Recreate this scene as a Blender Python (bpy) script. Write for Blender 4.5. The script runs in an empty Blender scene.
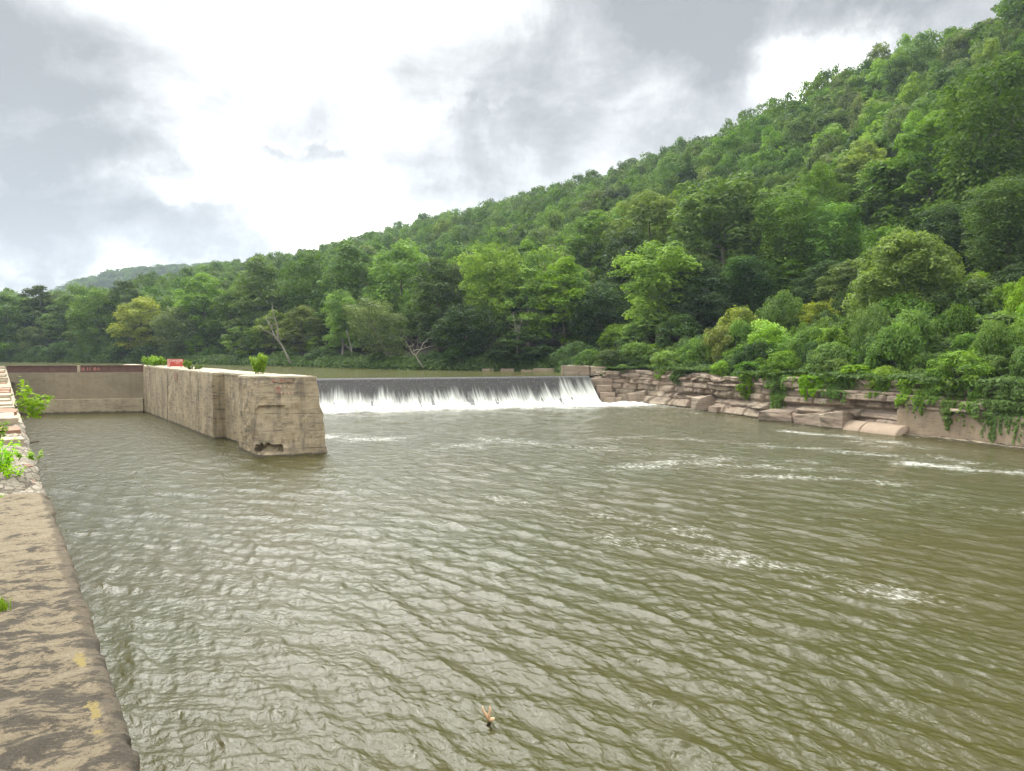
import bpy, math, random
import numpy as np
from mathutils import Vector, Matrix
R = math.radians
random.seed(7); rng = np.random.default_rng(7)
S = bpy.context.scene
COL = S.collection
# ------------------------------------------------------------------ camera
F, CX, CY, HOR, CZ = 731.0, 512.0, 385.5, 350.0, 9.4
PITCH = math.atan((CY - HOR) / F)
cd = bpy.data.cameras.new('camera'); cam = bpy.data.objects.new('camera', cd); COL.objects.link(cam)
cd.sensor_width = 36; cd.lens = 36 * F / 1024; cd.clip_start = .05; cd.clip_end = 9000
cam.location = (0, 0, CZ); cam.rotation_euler = (math.pi / 2 - PITCH, 0, 0)
S.camera = cam
def ray(px, py):
    a, b = (px - CX) / F, (CY - py) / F
    return np.array([a, math.cos(PITCH) + b * math.sin(PITCH), -math.sin(PITCH) + b * math.cos(PITCH)])
def P(px, py, z=0.0):
    d = ray(px, py); t = (z - CZ) / d[2]
    return np.array([d[0] * t, d[1] * t, z])
def PD(px, py, Y):
    d = ray(px, py); t = Y / d[1]
    return np.array([d[0] * t, Y, CZ + d[2] * t])
def proj(x, y, z):
    z = z - CZ
    f = y * math.cos(PITCH) - z * math.sin(PITCH); u = y * math.sin(PITCH) + z * math.cos(PITCH)
    return CX + F * x / f, CY - F * u / f, f
# ------------------------------------------------------------------ helpers
def tag(o, label=None, cat=None, group=None, kind=None):
    if label: o['label'] = label
    if cat: o['category'] = cat
    if group: o['group'] = group
    if kind: o['kind'] = kind
    return o
def link(name, me, mat=None, parent=None, loc=(0, 0, 0)):
    o = bpy.data.objects.new(name, me); COL.objects.link(o); o.location = loc
    if mat is not None and me is not None and not me.materials: me.materials.append(mat)
    if parent: o.parent = parent
    return o
def empty(name, loc=(0, 0, 0), rz=0):
    o = bpy.data.objects.new(name, None); COL.objects.link(o); o.location = loc; o.rotation_euler = (0, 0, rz); o.empty_display_size = .2
    return o
def mesh(name, v, f, smooth=False):
    """v (n,3); f (m,4) or (m,3) int array, or list of lists"""
    me = bpy.data.meshes.new(name)
    if isinstance(f, np.ndarray):
        n, k = f.shape
        me.vertices.add(len(v)); me.vertices.foreach_set('co', np.asarray(v, np.float32).ravel())
        me.loops.add(n * k); me.loops.foreach_set('vertex_index', f.astype(np.int32).ravel())
        me.polygons.add(n); me.polygons.foreach_set('loop_start', np.arange(0, n * k, k, dtype=np.int32))
        me.update(calc_edges=True); 
    else:
        me.from_pydata([tuple(p) for p in v], [], f); me.update()
    if smooth: me.polygons.foreach_set('use_smooth', np.ones(len(me.polygons), bool))
    return me
def attr(me, name, vals):
    a = me.attributes.new(name, 'FLOAT', 'POINT'); a.data.foreach_set('value', np.asarray(vals, np.float32))
def h3(ix, iy, iz, seed):
    n = (ix * 374761393 + iy * 668265263 + iz * 2147483647 + seed * 974634777) & 0xffffffff
    n = ((n ^ (n >> 13)) * 1274126177) & 0xffffffff
    return ((n ^ (n >> 16)) & 0xffff) / 65535.0
def vnoise(x, y, z=0, seed=0):
    x = np.asarray(x, float); y = np.asarray(y, float) + 0 * x; z = np.asarray(z, float) + 0 * x
    ix, iy, iz = np.floor(x).astype(np.int64), np.floor(y).astype(np.int64), np.floor(z).astype(np.int64)
    fx, fy, fz = x - ix, y - iy, z - iz
    fx, fy, fz = [t * t * (3 - 2 * t) for t in (fx, fy, fz)]
    r = 0
    for a in (0, 1):
        for b in (0, 1):
            for c in (0, 1):
                w = (fx if a else 1 - fx) * (fy if b else 1 - fy) * (fz if c else 1 - fz)
                r = r + w * h3(ix + a, iy + b, iz + c, seed)
    return r * 2 - 1
def fbm(x, y, z=0, o=4, seed=0):
    r = 0; a = 1; t = 0
    for i in range(o):
        r = r + a * vnoise(np.asarray(x) * 2 ** i, np.asarray(y) * 2 ** i, np.asarray(z) * 2 ** i, seed + i); t += a; a *= .5
    return r / t
def tube(pts, rads, n=7):
    """list of points, radii -> v, f lists"""
    v = []; f = []
    pts = [Vector(p) for p in pts]
    for i, p in enumerate(pts):
        d = (pts[min(i + 1, len(pts) - 1)] - pts[max(i - 1, 0)]).normalized()
        a = d.orthogonal().normalized() if i == 0 else (a - d * a.dot(d)).normalized()
        b = d.cross(a)
        for k in range(n):
            t = 2 * math.pi * k / n
            v.append(p + (a * math.cos(t) + b * math.sin(t)) * rads[i])
    for i in range(len(pts) - 1):
        for k in range(n):
            f.append([i * n + k, i * n + (k + 1) % n, (i + 1) * n + (k + 1) % n, (i + 1) * n + k])
    f.append(list(range(n))[::-1]); f.append([(len(pts) - 1) * n + k for k in range(n)])
    return v, f
class MB:
    def __init__(s): s.v = []; s.f = []
    def add(s, v, f):
        o = len(s.v); s.v += [tuple(p) for p in v]; s.f += [[o + i for i in q] for q in f]; return s
    def tube(s, pts, rads, n=7): return s.add(*tube(pts, rads, n))
    def box(s, x0, x1, y0, y1, z0, z1):
        v = [(x, y, z) for z in (z0, z1) for (x, y) in ((x0, y0), (x1, y0), (x1, y1), (x0, y1))]
        return s.add(v, [[3, 2, 1, 0], [4, 5, 6, 7], [0, 1, 5, 4], [1, 2, 6, 5], [2, 3, 7, 6], [3, 0, 4, 7]])
    def build(s, name, mat, parent=None, loc=(0, 0, 0), smooth=False):
        return link(name, mesh(name, s.v, s.f, smooth), mat, parent, loc)
def loft(base, top, cell=.6, amp=.06, seed=1, freq=.7, zflat=None, chip=0.0):
    """closed prism between loops base / top (lists of xyz), sides and top cut into cells and roughened by noise"""
    V = []; Fc = []; key = {}
    def vid(p):
        k = (round(p[0], 3), round(p[1], 3), round(p[2], 3))
        if k not in key: key[k] = len(V); V.append(p)
        return key[k]
    n = len(base); base = [np.array(b, float) for b in base]; top = [np.array(b, float) for b in top]
    H = top[0][2] - base[0][2]; nz = max(1, int(round(H / cell)))
    for i in range(n):
        a, b, c, d = base[i], base[(i + 1) % n], top[(i + 1) % n], top[i]
        nu = max(1, int(round(np.linalg.norm(b - a) / cell)))
        g = [[vid(((1 - s) * (1 - t) * a + s * (1 - t) * b + s * t * c + (1 - s) * t * d)) for s in np.linspace(0, 1, nu + 1)] for t in np.linspace(0, 1, nz + 1)]
        for j in range(nz):
            for k in range(nu): Fc.append([g[j][k], g[j][k + 1], g[j + 1][k + 1], g[j + 1][k]])
    tops = []
    for i in range(n):
        a, b = top[i], top[(i + 1) % n]
        nu = max(1, int(round(np.linalg.norm(base[(i + 1) % n] - base[i]) / cell)))
        tops += [vid((1 - s) * a + s * b) for s in np.linspace(0, 1, nu + 1)[:-1]]
    Fc.append(tops)
    V = np.array(V)
    cx = V[:, :2].mean(0)
    nx = fbm(V[:, 0] * freq, V[:, 1] * freq, V[:, 2] * freq, 4, seed); ny = fbm(V[:, 0] * freq + 9, V[:, 1] * freq, V[:, 2] * freq, 4, seed + 20)
    nz_ = fbm(V[:, 0] * freq, V[:, 1] * freq + 7, V[:, 2] * freq, 3, seed + 40)
    V[:, 0] += nx * amp; V[:, 1] += ny * amp
    tm = V[:, 2] > V[:, 2].max() - .01
    V[tm, 2] += nz_[tm] * amp * .5
    if chip: V[tm, 2] -= np.clip(fbm(V[tm, 0] * .9, V[tm, 1] * .9, 0, 3, seed + 77), 0, 1) * chip
    return V, Fc
# ------------------------------------------------------------------ materials
class NT:
    def __init__(s, nt): s.nt = nt
    def n(s, t, ins=None, **kw):
        nd = s.nt.nodes.new(t)
        for k, v in kw.items(): setattr(nd, k, v)
        for k, v in (ins or {}).items():
            if isinstance(v, bpy.types.NodeSocket): s.nt.links.new(v, nd.inputs[k])
            else: nd.inputs[k].default_value = v
        return nd
    def noise(s, vec, scale, detail=4, rough=.55, dist=0, dim='3D'):
        return s.n('ShaderNodeTexNoise', {'Vector': vec, 'Scale': scale, 'Detail': detail, 'Roughness': rough, 'Distortion': dist}, noise_dimensions=dim).outputs['Fac']
    def m(s, op, a, b=0.0, c=None, clamp=False):
        nd = s.n('ShaderNodeMath', {0: a, 1: b}, operation=op, use_clamp=clamp)
        if c is not None:
            if isinstance(c, bpy.types.NodeSocket): s.nt.links.new(c, nd.inputs[2])
            else: nd.inputs[2].default_value = c
        return nd.outputs[0]
    def ramp(s, fac, stops, interp='LINEAR'):
        nd = s.n('ShaderNodeValToRGB', {'Fac': fac}); cr = nd.color_ramp; cr.interpolation = interp
        while len(cr.elements) < len(stops): cr.elements.new(.5)
        for e, (p, c) in zip(cr.elements, stops):
            e.position = p; e.color = (*c, 1) if isinstance(c, tuple) else (c, c, c, 1)
        return nd.outputs['Color']
    def map(s, v, a, b, c=0.0, d=1.0, smooth=True):
        return s.n('ShaderNodeMapRange', {'Value': v, 'From Min': a, 'From Max': b, 'To Min': c, 'To Max': d}, interpolation_type='SMOOTHSTEP' if smooth else 'LINEAR').outputs['Result']
    def mix(s, f, a, b, mode='MIX'):
        nd = s.n('ShaderNodeMix', data_type='RGBA', blend_type=mode)
        for i, v in ((0, f), (6, a), (7, b)):
            if isinstance(v, bpy.types.NodeSocket): s.nt.links.new(v, nd.inputs[i])
            else: nd.inputs[i].default_value = (*v, 1) if isinstance(v, tuple) and len(v) == 3 else v
        return nd.outputs[2]
    def scale(s, vec, sc, loc=(0, 0, 0), rot=(0, 0, 0)):
        return s.n('ShaderNodeMapping', {'Vector': vec, 'Scale': sc, 'Location': loc, 'Rotation': rot}).outputs[0]
    def bump(s, h, strength, dist, normal=None):
        d = {'Height': h, 'Strength': strength, 'Distance': dist}
        if normal is not None: d['Normal'] = normal
        return s.n('ShaderNodeBump', d).outputs[0]
def material(name):
    m = bpy.data.materials.new(name); m.use_nodes = True; m.node_tree.nodes.clear()
    t = NT(m.node_tree); t.out = t.n('ShaderNodeOutputMaterial')
    t.geo = t.n('ShaderNodeNewGeometry').outputs['Position']
    return m, t
def princ(t, **k):
    ins = {a.replace('_', ' '): b for a, b in k.items()}
    for key in list(ins):
        if isinstance(ins[key], tuple) and len(ins[key]) == 3: ins[key] = (*ins[key], 1)
    p = t.n('ShaderNodeBsdfPrincipled', ins); t.nt.links.new(p.outputs[0], t.out.inputs['Surface']); return p
def simple(name, col, rough=.7, var=.25, sc=3, bump=.3, bd=.02, metal=0):
    m, t = material(name); n = t.noise(t.geo, sc, 6)
    c = t.mix(n, tuple(x * (1 - var) for x in col), tuple(min(1, x * (1 + var)) for x in col))
    princ(t, Base_Color=c, Roughness=rough, Metallic=metal, Normal=t.bump(t.noise(t.geo, sc * 3, 5), bump, bd))
    return m
def concrete(name, light, dark, lift=1.5, streak=1.0, pits=.5, joints=True, axis=(.813, .582)):
    m, t = material(name)
    sep = t.n('ShaderNodeSeparateXYZ', {0: t.geo}); z = sep.outputs[2]
    big = t.noise(t.geo, .35, 5, .6)
    st = t.noise(t.scale(t.geo, (1.1, 1.1, .09)), 1.2, 6, .62)
    fine = t.noise(t.geo, 6, 8, .7)
    med = t.noise(t.geo, 1.6, 6, .6)
    c = t.mix(t.map(big, .3, .7), light, tuple(.8 * a for a in light))
    c = t.mix(t.map(med, .5, .68, 0, .55), c, tuple(.62 * a for a in light))
    c = t.mix(t.map(st, .47, .7, 0, .62 * streak), c, dark)
    c = t.mix(t.map(fine, .5, .75, 0, .55 * pits), c, dark)
    # wet, darker foot just above the water and rust coloured wash
    c = t.mix(t.map(t.noise(t.geo, .8, 4), .55, .7, 0, .35), c, (.36, .25, .13))
    wl = t.m('ADD', z, t.m('MULTIPLY', med, -.5)); c = t.mix(t.map(wl, -.12, .0, .85, 0), c, tuple(.35 * a for a in dark))
    hh = t.m('ADD', t.m('MULTIPLY', fine, .5), med)
    if joints:
        zz = t.m('ADD', z, t.m('MULTIPLY', t.noise(t.geo, 1.1, 4), .22))
        fr = t.m('ABSOLUTE', t.m('SUBTRACT', t.m('FRACT', t.m('DIVIDE', zz, lift)), .5))
        j = t.map(t.m('SUBTRACT', fr, t.m('MULTIPLY', t.m('SUBTRACT', med, .5), .06)), .0, .02, 1, 0)
        j = t.m('MULTIPLY', j, t.map(t.noise(t.geo, .6, 3), .38, .55))
        c = t.mix(t.m('MULTIPLY', j, .55), c, tuple(.35 * a for a in dark))
        hh = t.m('SUBTRACT', hh, t.m('MULTIPLY', j, 1.2))
    lay = t.noise(t.scale(t.geo, (.35, .35, 3.0)), 1.6, 7, .7)
    c = t.mix(t.m('MULTIPLY', t.map(lay, .5, .62, 0, .8), t.map(big, .38, .6)), c, tuple(1.1 * a for a in dark))
    bl = t.noise(t.geo, .9, 7, .7); c = t.mix(t.map(bl, .54, .68, 0, .6 * streak), c, dark); hh = t.m('ADD', hh, lay)
    vor = t.n('ShaderNodeTexVoronoi', {'Vector': t.geo, 'Scale': 3.2}).outputs['Distance']
    pit = t.m('MULTIPLY', t.map(vor, .05, .16, 1, 0), t.map(big, .48, .6))
    c = t.mix(t.m('MULTIPLY', pit, pits), c, tuple(.3 * a for a in dark))
    hh = t.m('SUBTRACT', hh, pit)
    princ(t, Base_Color=c, Roughness=.92, Normal=t.bump(hh, .7, .09))
    return m
M = {}
M['concrete'] = concrete('old_concrete', (.43, .35, .225), (.12, .1, .075), streak=1.2, pits=.8)
M['gate_concrete'] = concrete('bulkhead_concrete', (.33, .275, .185), (.21, .175, .12), streak=.7, pits=.2, joints=False)
M['ledge_concrete'] = concrete('sill_concrete', (.5, .42, .29), (.2, .165, .11), streak=.4, pits=.5, joints=False)
M['top_concrete'] = simple('bleached_concrete', (.44, .38, .27), .95, .2, 2.5, .5, .05)
# sediment streaked near wall top
def near_top():
    m, t = material('streaked_wall_top')
    v = t.scale(t.geo, (1, 1, 1), rot=(0, 0, R(-22)))
    s1 = t.noise(t.scale(v, (.95, 1.5, 1)), 2.3, 10, .72, .5)
    s2 = t.noise(t.scale(v, (1.0, 1.5, 1)), 9, 10, .75, .4)
    fine = t.noise(t.geo, 38, 10, .8)
    a = t.m('ADD', t.m('MULTIPLY', s1, .66), t.m('MULTIPLY', s2, .34))
    sep = t.n('ShaderNodeSeparateXYZ', {0: t.geo})
    near = t.map(sep.outputs[1], 9.0, 6.0, -.05, -.012)           # grime lies thicker on this end
    a = t.m('ADD', a, near)
    c = t.ramp(a, [(.40, (.47, .385, .25)), (.48, (.39, .31, .19)), (.498, (.17, .14, .095)), (.54, (.10, .083, .056)), (.62, (.17, .14, .1)), (.70, (.24, .2, .14))])
    c = t.mix(t.map(fine, .42, .66, 0, .5), c, (.085, .068, .048), 'MIX')
    d = t.n('ShaderNodeAttribute', attribute_name='edge').outputs['Fac']
    e = t.map(t.m('ADD', d, t.m('MULTIPLY', t.noise(t.geo, 5, 6), .9)), .95, 1.2)
    c = t.mix(t.m('MULTIPLY', e, .6), c, (.11, .09, .062))
    # yellow lichen and old paint flecks along the rim
    ye = t.n('ShaderNodeAttribute', attribute_name='yellow').outputs['Fac']
    y = t.map(t.m('MULTIPLY', ye, t.noise(t.geo, 17, 8, .75)), .40, .5)
    c = t.mix(y, c, (.5, .385, .13))
    pv = t.n('ShaderNodeTexVoronoi', {'Vector': t.geo, 'Scale': 42.0}).outputs['Distance']; gr_ = t.noise(t.geo, 110, 4, .7)
    pk = t.m('MULTIPLY', t.map(pv, .12, .3, 1, 0), t.map(t.noise(t.geo, 7, 4), .46, .6))
    c = t.mix(t.m('MULTIPLY', pk, .75), c, (.05, .04, .03)); c = t.mix(t.map(gr_, .5, .7, 0, .22), c, (.5, .41, .26))
    h = t.m('ADD', t.m('MULTIPLY', a, -1.8), t.m('SUBTRACT', t.m('MULTIPLY', fine, .5), t.m('MULTIPLY', pk, .5)))
    princ(t, Base_Color=c, Roughness=.95, Normal=t.bump(h, 1.0, .11))
    return m
M['near_top'] = near_top()
def rubble():
    m, t = material('broken_masonry')
    wv_ = t.n('ShaderNodeVectorMath', {0: t.geo, 1: t.n('ShaderNodeVectorMath', {0: t.n('ShaderNodeTexNoise', {'Vector': t.geo, 'Scale': 4.0, 'Detail': 5.0}).outputs['Color'], 3: .35}, operation='SCALE').outputs[0]}, operation='ADD').outputs[0]
    v1 = t.n('ShaderNodeTexVoronoi', {'Vector': wv_, 'Scale': 4.2}, feature='F1')
    e1 = t.n('ShaderNodeTexVoronoi', {'Vector': wv_, 'Scale': 4.2}, feature='DISTANCE_TO_EDGE').outputs['Distance']
    c = t.mix(t.noise(t.geo, 1.4, 6), (.25, .22, .17), (.5, .44, .34))
    c = t.mix(t.map(t.noise(t.geo, 9, 8, .7), .45, .7, 0, .7), c, (.12, .1, .075))
    c = t.mix(t.map(t.n('ShaderNodeSeparateColor', {0: v1.outputs['Color']}).outputs[0], .9, .94), c, (.3, .19, .13))
    c = t.mix(t.m('MULTIPLY', t.map(e1, 0, .06, .6, 0), t.map(t.noise(t.geo, 1.5, 3), .4, .6)), c, (.08, .07, .05))
    h = t.m('ADD', t.map(e1, 0, .12), t.noise(t.geo, 14, 8))
    princ(t, Base_Color=c, Roughness=.95, Normal=t.bump(h, .8, .05)); return m
M['rubble'] = rubble()
M['pale_block'] = simple('pale_stone_block', (.42, .355, .255), .95, .45, 2.2, .6, .06)
M['rust_block'] = simple('rusty_stone_block', (.34, .2, .13), .95, .35, 2.2, .6, .06)
M['rust_steel'] = simple('rusted_steel', (.14, .075, .058), .75, .45, 1.5, .3, .01)
M['dark_steel'] = simple('dark_steel', (.05, .045, .04), .6, .3, 3, .2, .01)
def worn(name, col, amt):
    m, t = material(name); n = t.noise(t.geo, 5, 8, .75)
    c = t.mix(t.map(n, amt - .08, amt + .08), col, (.27, .215, .145)); princ(t, Base_Color=c, Roughness=.85); return m
M['worn_red'] = worn('worn_red_paint', (.3, .085, .055), .47); M['worn_red2'] = worn('weathered_beam_lettering', (.5, .2, .16), .6); M['worn_pink'] = worn('worn_pink_paint', (.62, .42, .32), .52)
M['red_paint'] = simple('faded_red_paint', (.5, .07, .045), .6, .25, 6, .1, .005)
M['pink_paint'] = simple('weathered_pink_paint', (.62, .3, .25), .7, .25, 5, .1, .005)
M['white_paint'] = simple('white_lettering_paint', (.8, .72, .66), .6, .12, 8, .1, .005)
M['bark'] = simple('grey_brown_bark', (.115, .1, .062), .95, .4, 2, .6, .05)
M['pale_bark'] = simple('pale_bleached_bark', (.27, .24, .185), .9, .25, 1.2, .4, .03)
M['wet_wood'] = simple('wet_dark_wood', (.035, .025, .015), .4, .3, 12, .3, .01)
M['raw_wood'] = simple('peeled_orange_wood', (.85, .55, .33), .6, .25, 14, .3, .01)
M['driftwood'] = simple('dark_driftwood', (.09, .065, .045), .8, .3, 8, .4, .01)
M['soil'] = simple('forest_floor', (.045, .042, .022), .95, .4, .3, .5, .3)
M['bank_grass'] = simple('bank_turf', (.08, .12, .04), .95, .35, .8, .5, .1)
def rock(name, pink=True):
    m, t = material(name)
    sep = t.n('ShaderNodeSeparateXYZ', {0: t.geo}); z = sep.outputs[2]
    warp = t.m('MULTIPLY', t.noise(t.geo, .25, 4), .9)
    zz = t.n('ShaderNodeCombineXYZ', {0: t.m('MULTIPLY', sep.outputs[0], .05), 1: t.m('MULTIPLY', sep.outputs[1], .05), 2: t.m('ADD', z, warp)}).outputs[0]
    la = t.noise(zz, 2.2, 8, .75)
    big = t.noise(t.geo, .18, 4)
    a, b, c0 = ((.355, .27, .20), (.42, .345, .25), (.21, .165, .125)) if pink else ((.36, .29, .21), (.42, .34, .24), (.22, .17, .12))
    c = t.mix(t.map(big, .4, .6), a, b)
    c = t.mix(t.map(la, .42, .6, 0, .8), c, c0)
    c = t.mix(t.map(t.noise(zz, 7, 6, .7), .58, .7, 0, .5), c, (.07, .05, .04))
    c = t.mix(t.map(t.noise(t.geo, 2.2, 7, .7), .52, .7, 0, .6), c, (.13, .11, .085))
    c = t.mix(t.map(t.noise(t.scale(t.geo, (1, 1, .12)), .9, 6), .56, .7, 0, .6), c, (.12, .1, .08))
    c = t.mix(t.map(t.m('ADD', z, t.m('MULTIPLY', t.noise(t.geo, 1, 4), .6)), .3, .55, .55, 0), c, (.3, .24, .17))
    c = t.mix(t.map(t.m('SUBTRACT', z, t.m('MULTIPLY', t.noise(t.geo, 1, 4), .3)), -.05, .06, .85, 0), c, (.06, .05, .035))
    h = t.m('ADD', la, t.m('MULTIPLY', t.noise(t.geo, 3, 8, .7), .6))
    princ(t, Base_Color=c, Roughness=.93, Normal=t.bump(h, .8, .16)); return m
M['rock'] = rock('banded_sandstone'); M['tan_rock'] = rock('tan_sandstone', False)
M['abut'] = rock('abutment_sandstone')
def leafmat(name, transl=.36):
    m, t = material(name)
    oi = t.n('ShaderNodeObjectInfo'); col = oi.outputs['Color']; rnd = oi.outputs['Random']
    tone = t.n('ShaderNodeAttribute', attribute_name='tone').outputs['Fac']
    c = t.mix(t.map(tone, 0, 1, 0, 1, False), t.mix(1.0, col, (.5, .57, .62), 'MULTIPLY'), t.mix(1.0, col, (1.6, 1.42, 1.15), 'MULTIPLY'))  # random leaf tone, its range widened to stand for highlights and deep shade
    hs = t.n('ShaderNodeHueSaturation', {'Hue': t.map(rnd, 0, 1, .491, .508, False), 'Saturation': t.map(t.m('FRACT', t.m('MULTIPLY', rnd, 17.3)), 0, 1, .82, 1.1, False),
             'Value': t.map(t.m('FRACT', t.m('MULTIPLY', rnd, 7.7)), 0, 1, .68, 1.3, False), 'Color': c}).outputs[0]
    d = t.n('ShaderNodeBsdfPrincipled', {'Base Color': hs, 'Roughness': .62, 'Specular IOR Level': .16})
    tr = t.n('ShaderNodeBsdfTranslucent', {'Color': t.mix(1.0, hs, (1.3, 1.35, .6), 'MULTIPLY')})
    mx = t.n('ShaderNodeMixShader', {0: transl, 1: d.outputs[0], 2: tr.outputs[0]})
    t.nt.links.new(mx.outputs[0], t.out.inputs['Surface'])
    return m
M['leaf'] = leafmat('leaves')
M['core'] = None
def waterfall():
    m, t = material('falling_water')
    u = t.n('ShaderNodeAttribute', attribute_name='u').outputs['Fac']; v = t.n('ShaderNodeAttribute', attribute_name='v').outputs['Fac']
    # v = 0 at crest, 1 at foot
    vec = t.n('ShaderNodeCombineXYZ', {0: t.m('MULTIPLY', u, 2.6), 1: t.m('MULTIPLY', v, .9), 2: 0.0}).outputs[0]
    st = t.noise(vec, 1.0, 7, .62, .4)
    vec2 = t.n('ShaderNodeCombineXYZ', {0: t.m('MULTIPLY', u, .45), 1: t.m('MULTIPLY', v, .5), 2: 3.0}).outputs[0]
    st2 = t.noise(vec2, 1.0, 3, .5)
    vec3 = t.n('ShaderNodeCombineXYZ', {0: t.m('MULTIPLY', u, 9), 1: t.m('MULTIPLY', v, 14), 2: 1.0}).outputs[0]
    sp = t.noise(vec3, 1.0, 4, .6)
    k = t.m('ADD', t.m('ADD', v, t.m('MULTIPLY', t.m('SUBTRACT', st, .5), .85)), t.m('MULTIPLY', t.m('SUBTRACT', st2, .5), .9))
    lo = t.map(u, 52, 56, .5, .2)
    fac = t.map(t.m('SUBTRACT', k, lo), -.14, .5)
    fac2 = t.m('MULTIPLY', t.map(sp, .5, .74, 0, .26), t.map(v, .0, .3, 1, .6))
    fac = t.m('MAXIMUM', fac, fac2)
    fac = t.m('MAXIMUM', fac, t.map(t.m('ADD', v, t.m('MULTIPLY', t.m('SUBTRACT', st, .5), .5)), .8, 1.0))
    thin = t.n('ShaderNodeBsdfPrincipled', {'Base Color': (.022, .020, .017, 1), 'Specular IOR Level': .18, 'Roughness': .5, 'Normal': t.bump(sp, .8, .1)})
    wh = t.n('ShaderNodeBsdfPrincipled', {'Base Color': t.mix(t.noise(vec, 2.0, 6, .7), (.26, .28, .22), (.84, .85, .80)), 'Roughness': .8, 'Normal': t.bump(st, .5, .2)})
    mx = t.n('ShaderNodeMixShader', {0: fac, 1: thin.outputs[0], 2: wh.outputs[0]})
    t.nt.links.new(mx.outputs[0], t.out.inputs['Surface']); return m
M['fall'] = waterfall()
def water(name, base, near=True):
    m, t = material(name)
    foam = t.n('ShaderNodeAttribute', attribute_name='foam').outputs['Fac']
    v = t.scale(t.geo, (1, 1, 1), rot=(0, 0, R(-35)))
    n1 = t.noise(t.scale(v, (2.4, .9, 1)), 1.7, 4, .6, .3)
    n2 = t.noise(t.scale(v, (1.6, 1.0, 1)), 3.4, 4, .62, .3)
    n3 = t.noise(t.geo, .06, 3)
    h = t.m('ADD', t.m('MULTIPLY', n1, .4), t.m('MULTIPLY', n2, .3))
    wy = t.n('ShaderNodeSeparateXYZ', {0: t.geo}).outputs[1]
    if near:
        n4 = t.noise(t.scale(v, (1.5, .8, 1)), .75, 3, .6, .4); far_ = t.map(wy, 22, 75, 0, 1)
        h = t.m('ADD', t.m('MULTIPLY', h, t.m('ADD', 1.0, t.m('MULTIPLY', far_, .9))), t.m('MULTIPLY', t.m('MULTIPLY', n4, far_), 2.4))
    calm = 0
    nb = t.bump(h, (.8 if near else .3), (.16 if near else .15))
    fn = t.noise(t.scale(v, (1.6, .8, 1)), 2.6, 9, .75, .5)
    fn2 = t.noise(t.scale(t.geo, (.5, .9, 1)), .5, 5, .6, .8)
    ff = t.m('ADD', t.m('MULTIPLY', fn, .7), t.m('MULTIPLY', fn2, .3))
    fac = t.map(t.m('ADD', ff, t.m('MULTIPLY', foam, .2)), .59, .78)
    fac = t.m('MULTIPLY', fac, t.map(foam, .0, .1))
    # suspended silt, patchy
    bc = t.mix(t.map(t.noise(t.geo, .05, 3), .35, .65), base, tuple(a * b for a, b in zip(base, (.86, .95, .8))))
    w = t.n('ShaderNodeBsdfPrincipled', {'Base Color': bc, 'Roughness': t.map(wy, 25, 115, .045, .17) if near else .14, 'IOR': 1.333, 'Normal': nb})
    f = t.n('ShaderNodeBsdfPrincipled', {'Base Color': (.74, .75, .68, 1), 'Roughness': .8, 'Normal': t.bump(fn, .6, .1)})
    mx = t.n('ShaderNodeMixShader', {0: t.m('MULTIPLY', fac, t.map(foam, .6, 1.3, .6, .95)), 1: w.outputs[0], 2: f.outputs[0]})
    t.nt.links.new(mx.outputs[0], t.out.inputs['Surface']); return m
M['river'] = water('silty_river_water', (.058, .052, .013)); M['pool'] = water('pool_water', (.13, .12, .05), False)
# ------------------------------------------------------------------ lock frame of reference
A = np.array([-.582, .813]); Q = np.array([.813, .582])
def L(al, pe, z=0.0):
    p = A * al + Q * pe; return (p[0], p[1], z)
# near (bank side) lock wall: edge through (137,771) towards the vanishing point (1,350)
e0 = P(137, 771, 7.0)[:2]; d0 = np.array([(1 - CX) / F, 1.0]); d0 /= np.linalg.norm(d0); q0 = np.array([-d0[1], d0[0]])   # q0 points to the bank
def W(al, off, z=7.0):
    p = e0 + d0 * al + q0 * off; return (p[0], p[1], z)
lock = empty('lock_wall', W(0, 0, 0)); lx = np.array(lock.location)
tag(lock, 'long weathered concrete lock wall running away from the camera along the near bank, its far stretch crumbling', 'lock wall')
def wall_top(name, a0, a1, nA, nO, zf, mat, wid=3.2):
    al = np.linspace(a0, a1, nA); of = np.concatenate([[0, 0], np.linspace(0, wid, nO)])
    AL, OF = np.meshgrid(al, of, indexing='ij')
    jj = np.meshgrid(al, np.arange(len(of)), indexing='ij')[1]
    X = e0[0] + d0[0] * AL + q0[0] * OF; Y = e0[1] + d0[1] * AL + q0[1] * OF
    ej = fbm(AL * .8, 0 * AL, 0, 3, 3) * .03 - np.clip(fbm(AL * 5, 0 * AL, 0, 4, 5) - .1, 0, 1) * .08
    out = np.where(jj <= 2, ej, 0.0)
    out = np.where(jj == 1, ej + .03, out)
    X = X - q0[0] * out; Y = Y - q0[1] * out
    Z = np.where(jj == 0, -1.0, zf(AL, OF)); Z = np.where(jj == 1, Z - .03 + .03 * fbm(AL * 7, 0 * AL, 0, 4, 9), Z)
    V = np.stack([X, Y, Z], -1).reshape(-1, 3) - lx
    n, k = AL.shape; idx = np.arange(n * k).reshape(n, k)
    Fq = np.stack([idx[:-1, :-1], idx[1:, :-1], idx[1:, 1:], idx[:-1, 1:]], -1).reshape(-1, 4)
    me = mesh(name, V, Fq, False)
    attr(me, 'edge', np.clip(1 - OF / .22, 0, 1).ravel())
    ye = np.exp(-((OF - .13) / .07) ** 2) * (np.exp(-((AL - 1.95) / .3) ** 2) + np.exp(-((AL - 1.05) / .1) ** 2) + np.exp(-((AL - .87) / .09) ** 2) + .7 * np.exp(-((AL - .6) / .15) ** 2))
    attr(me, 'yellow', np.clip(ye * 1.3, 0, 1).ravel())
    return link(name, me, mat, lock)
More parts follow.
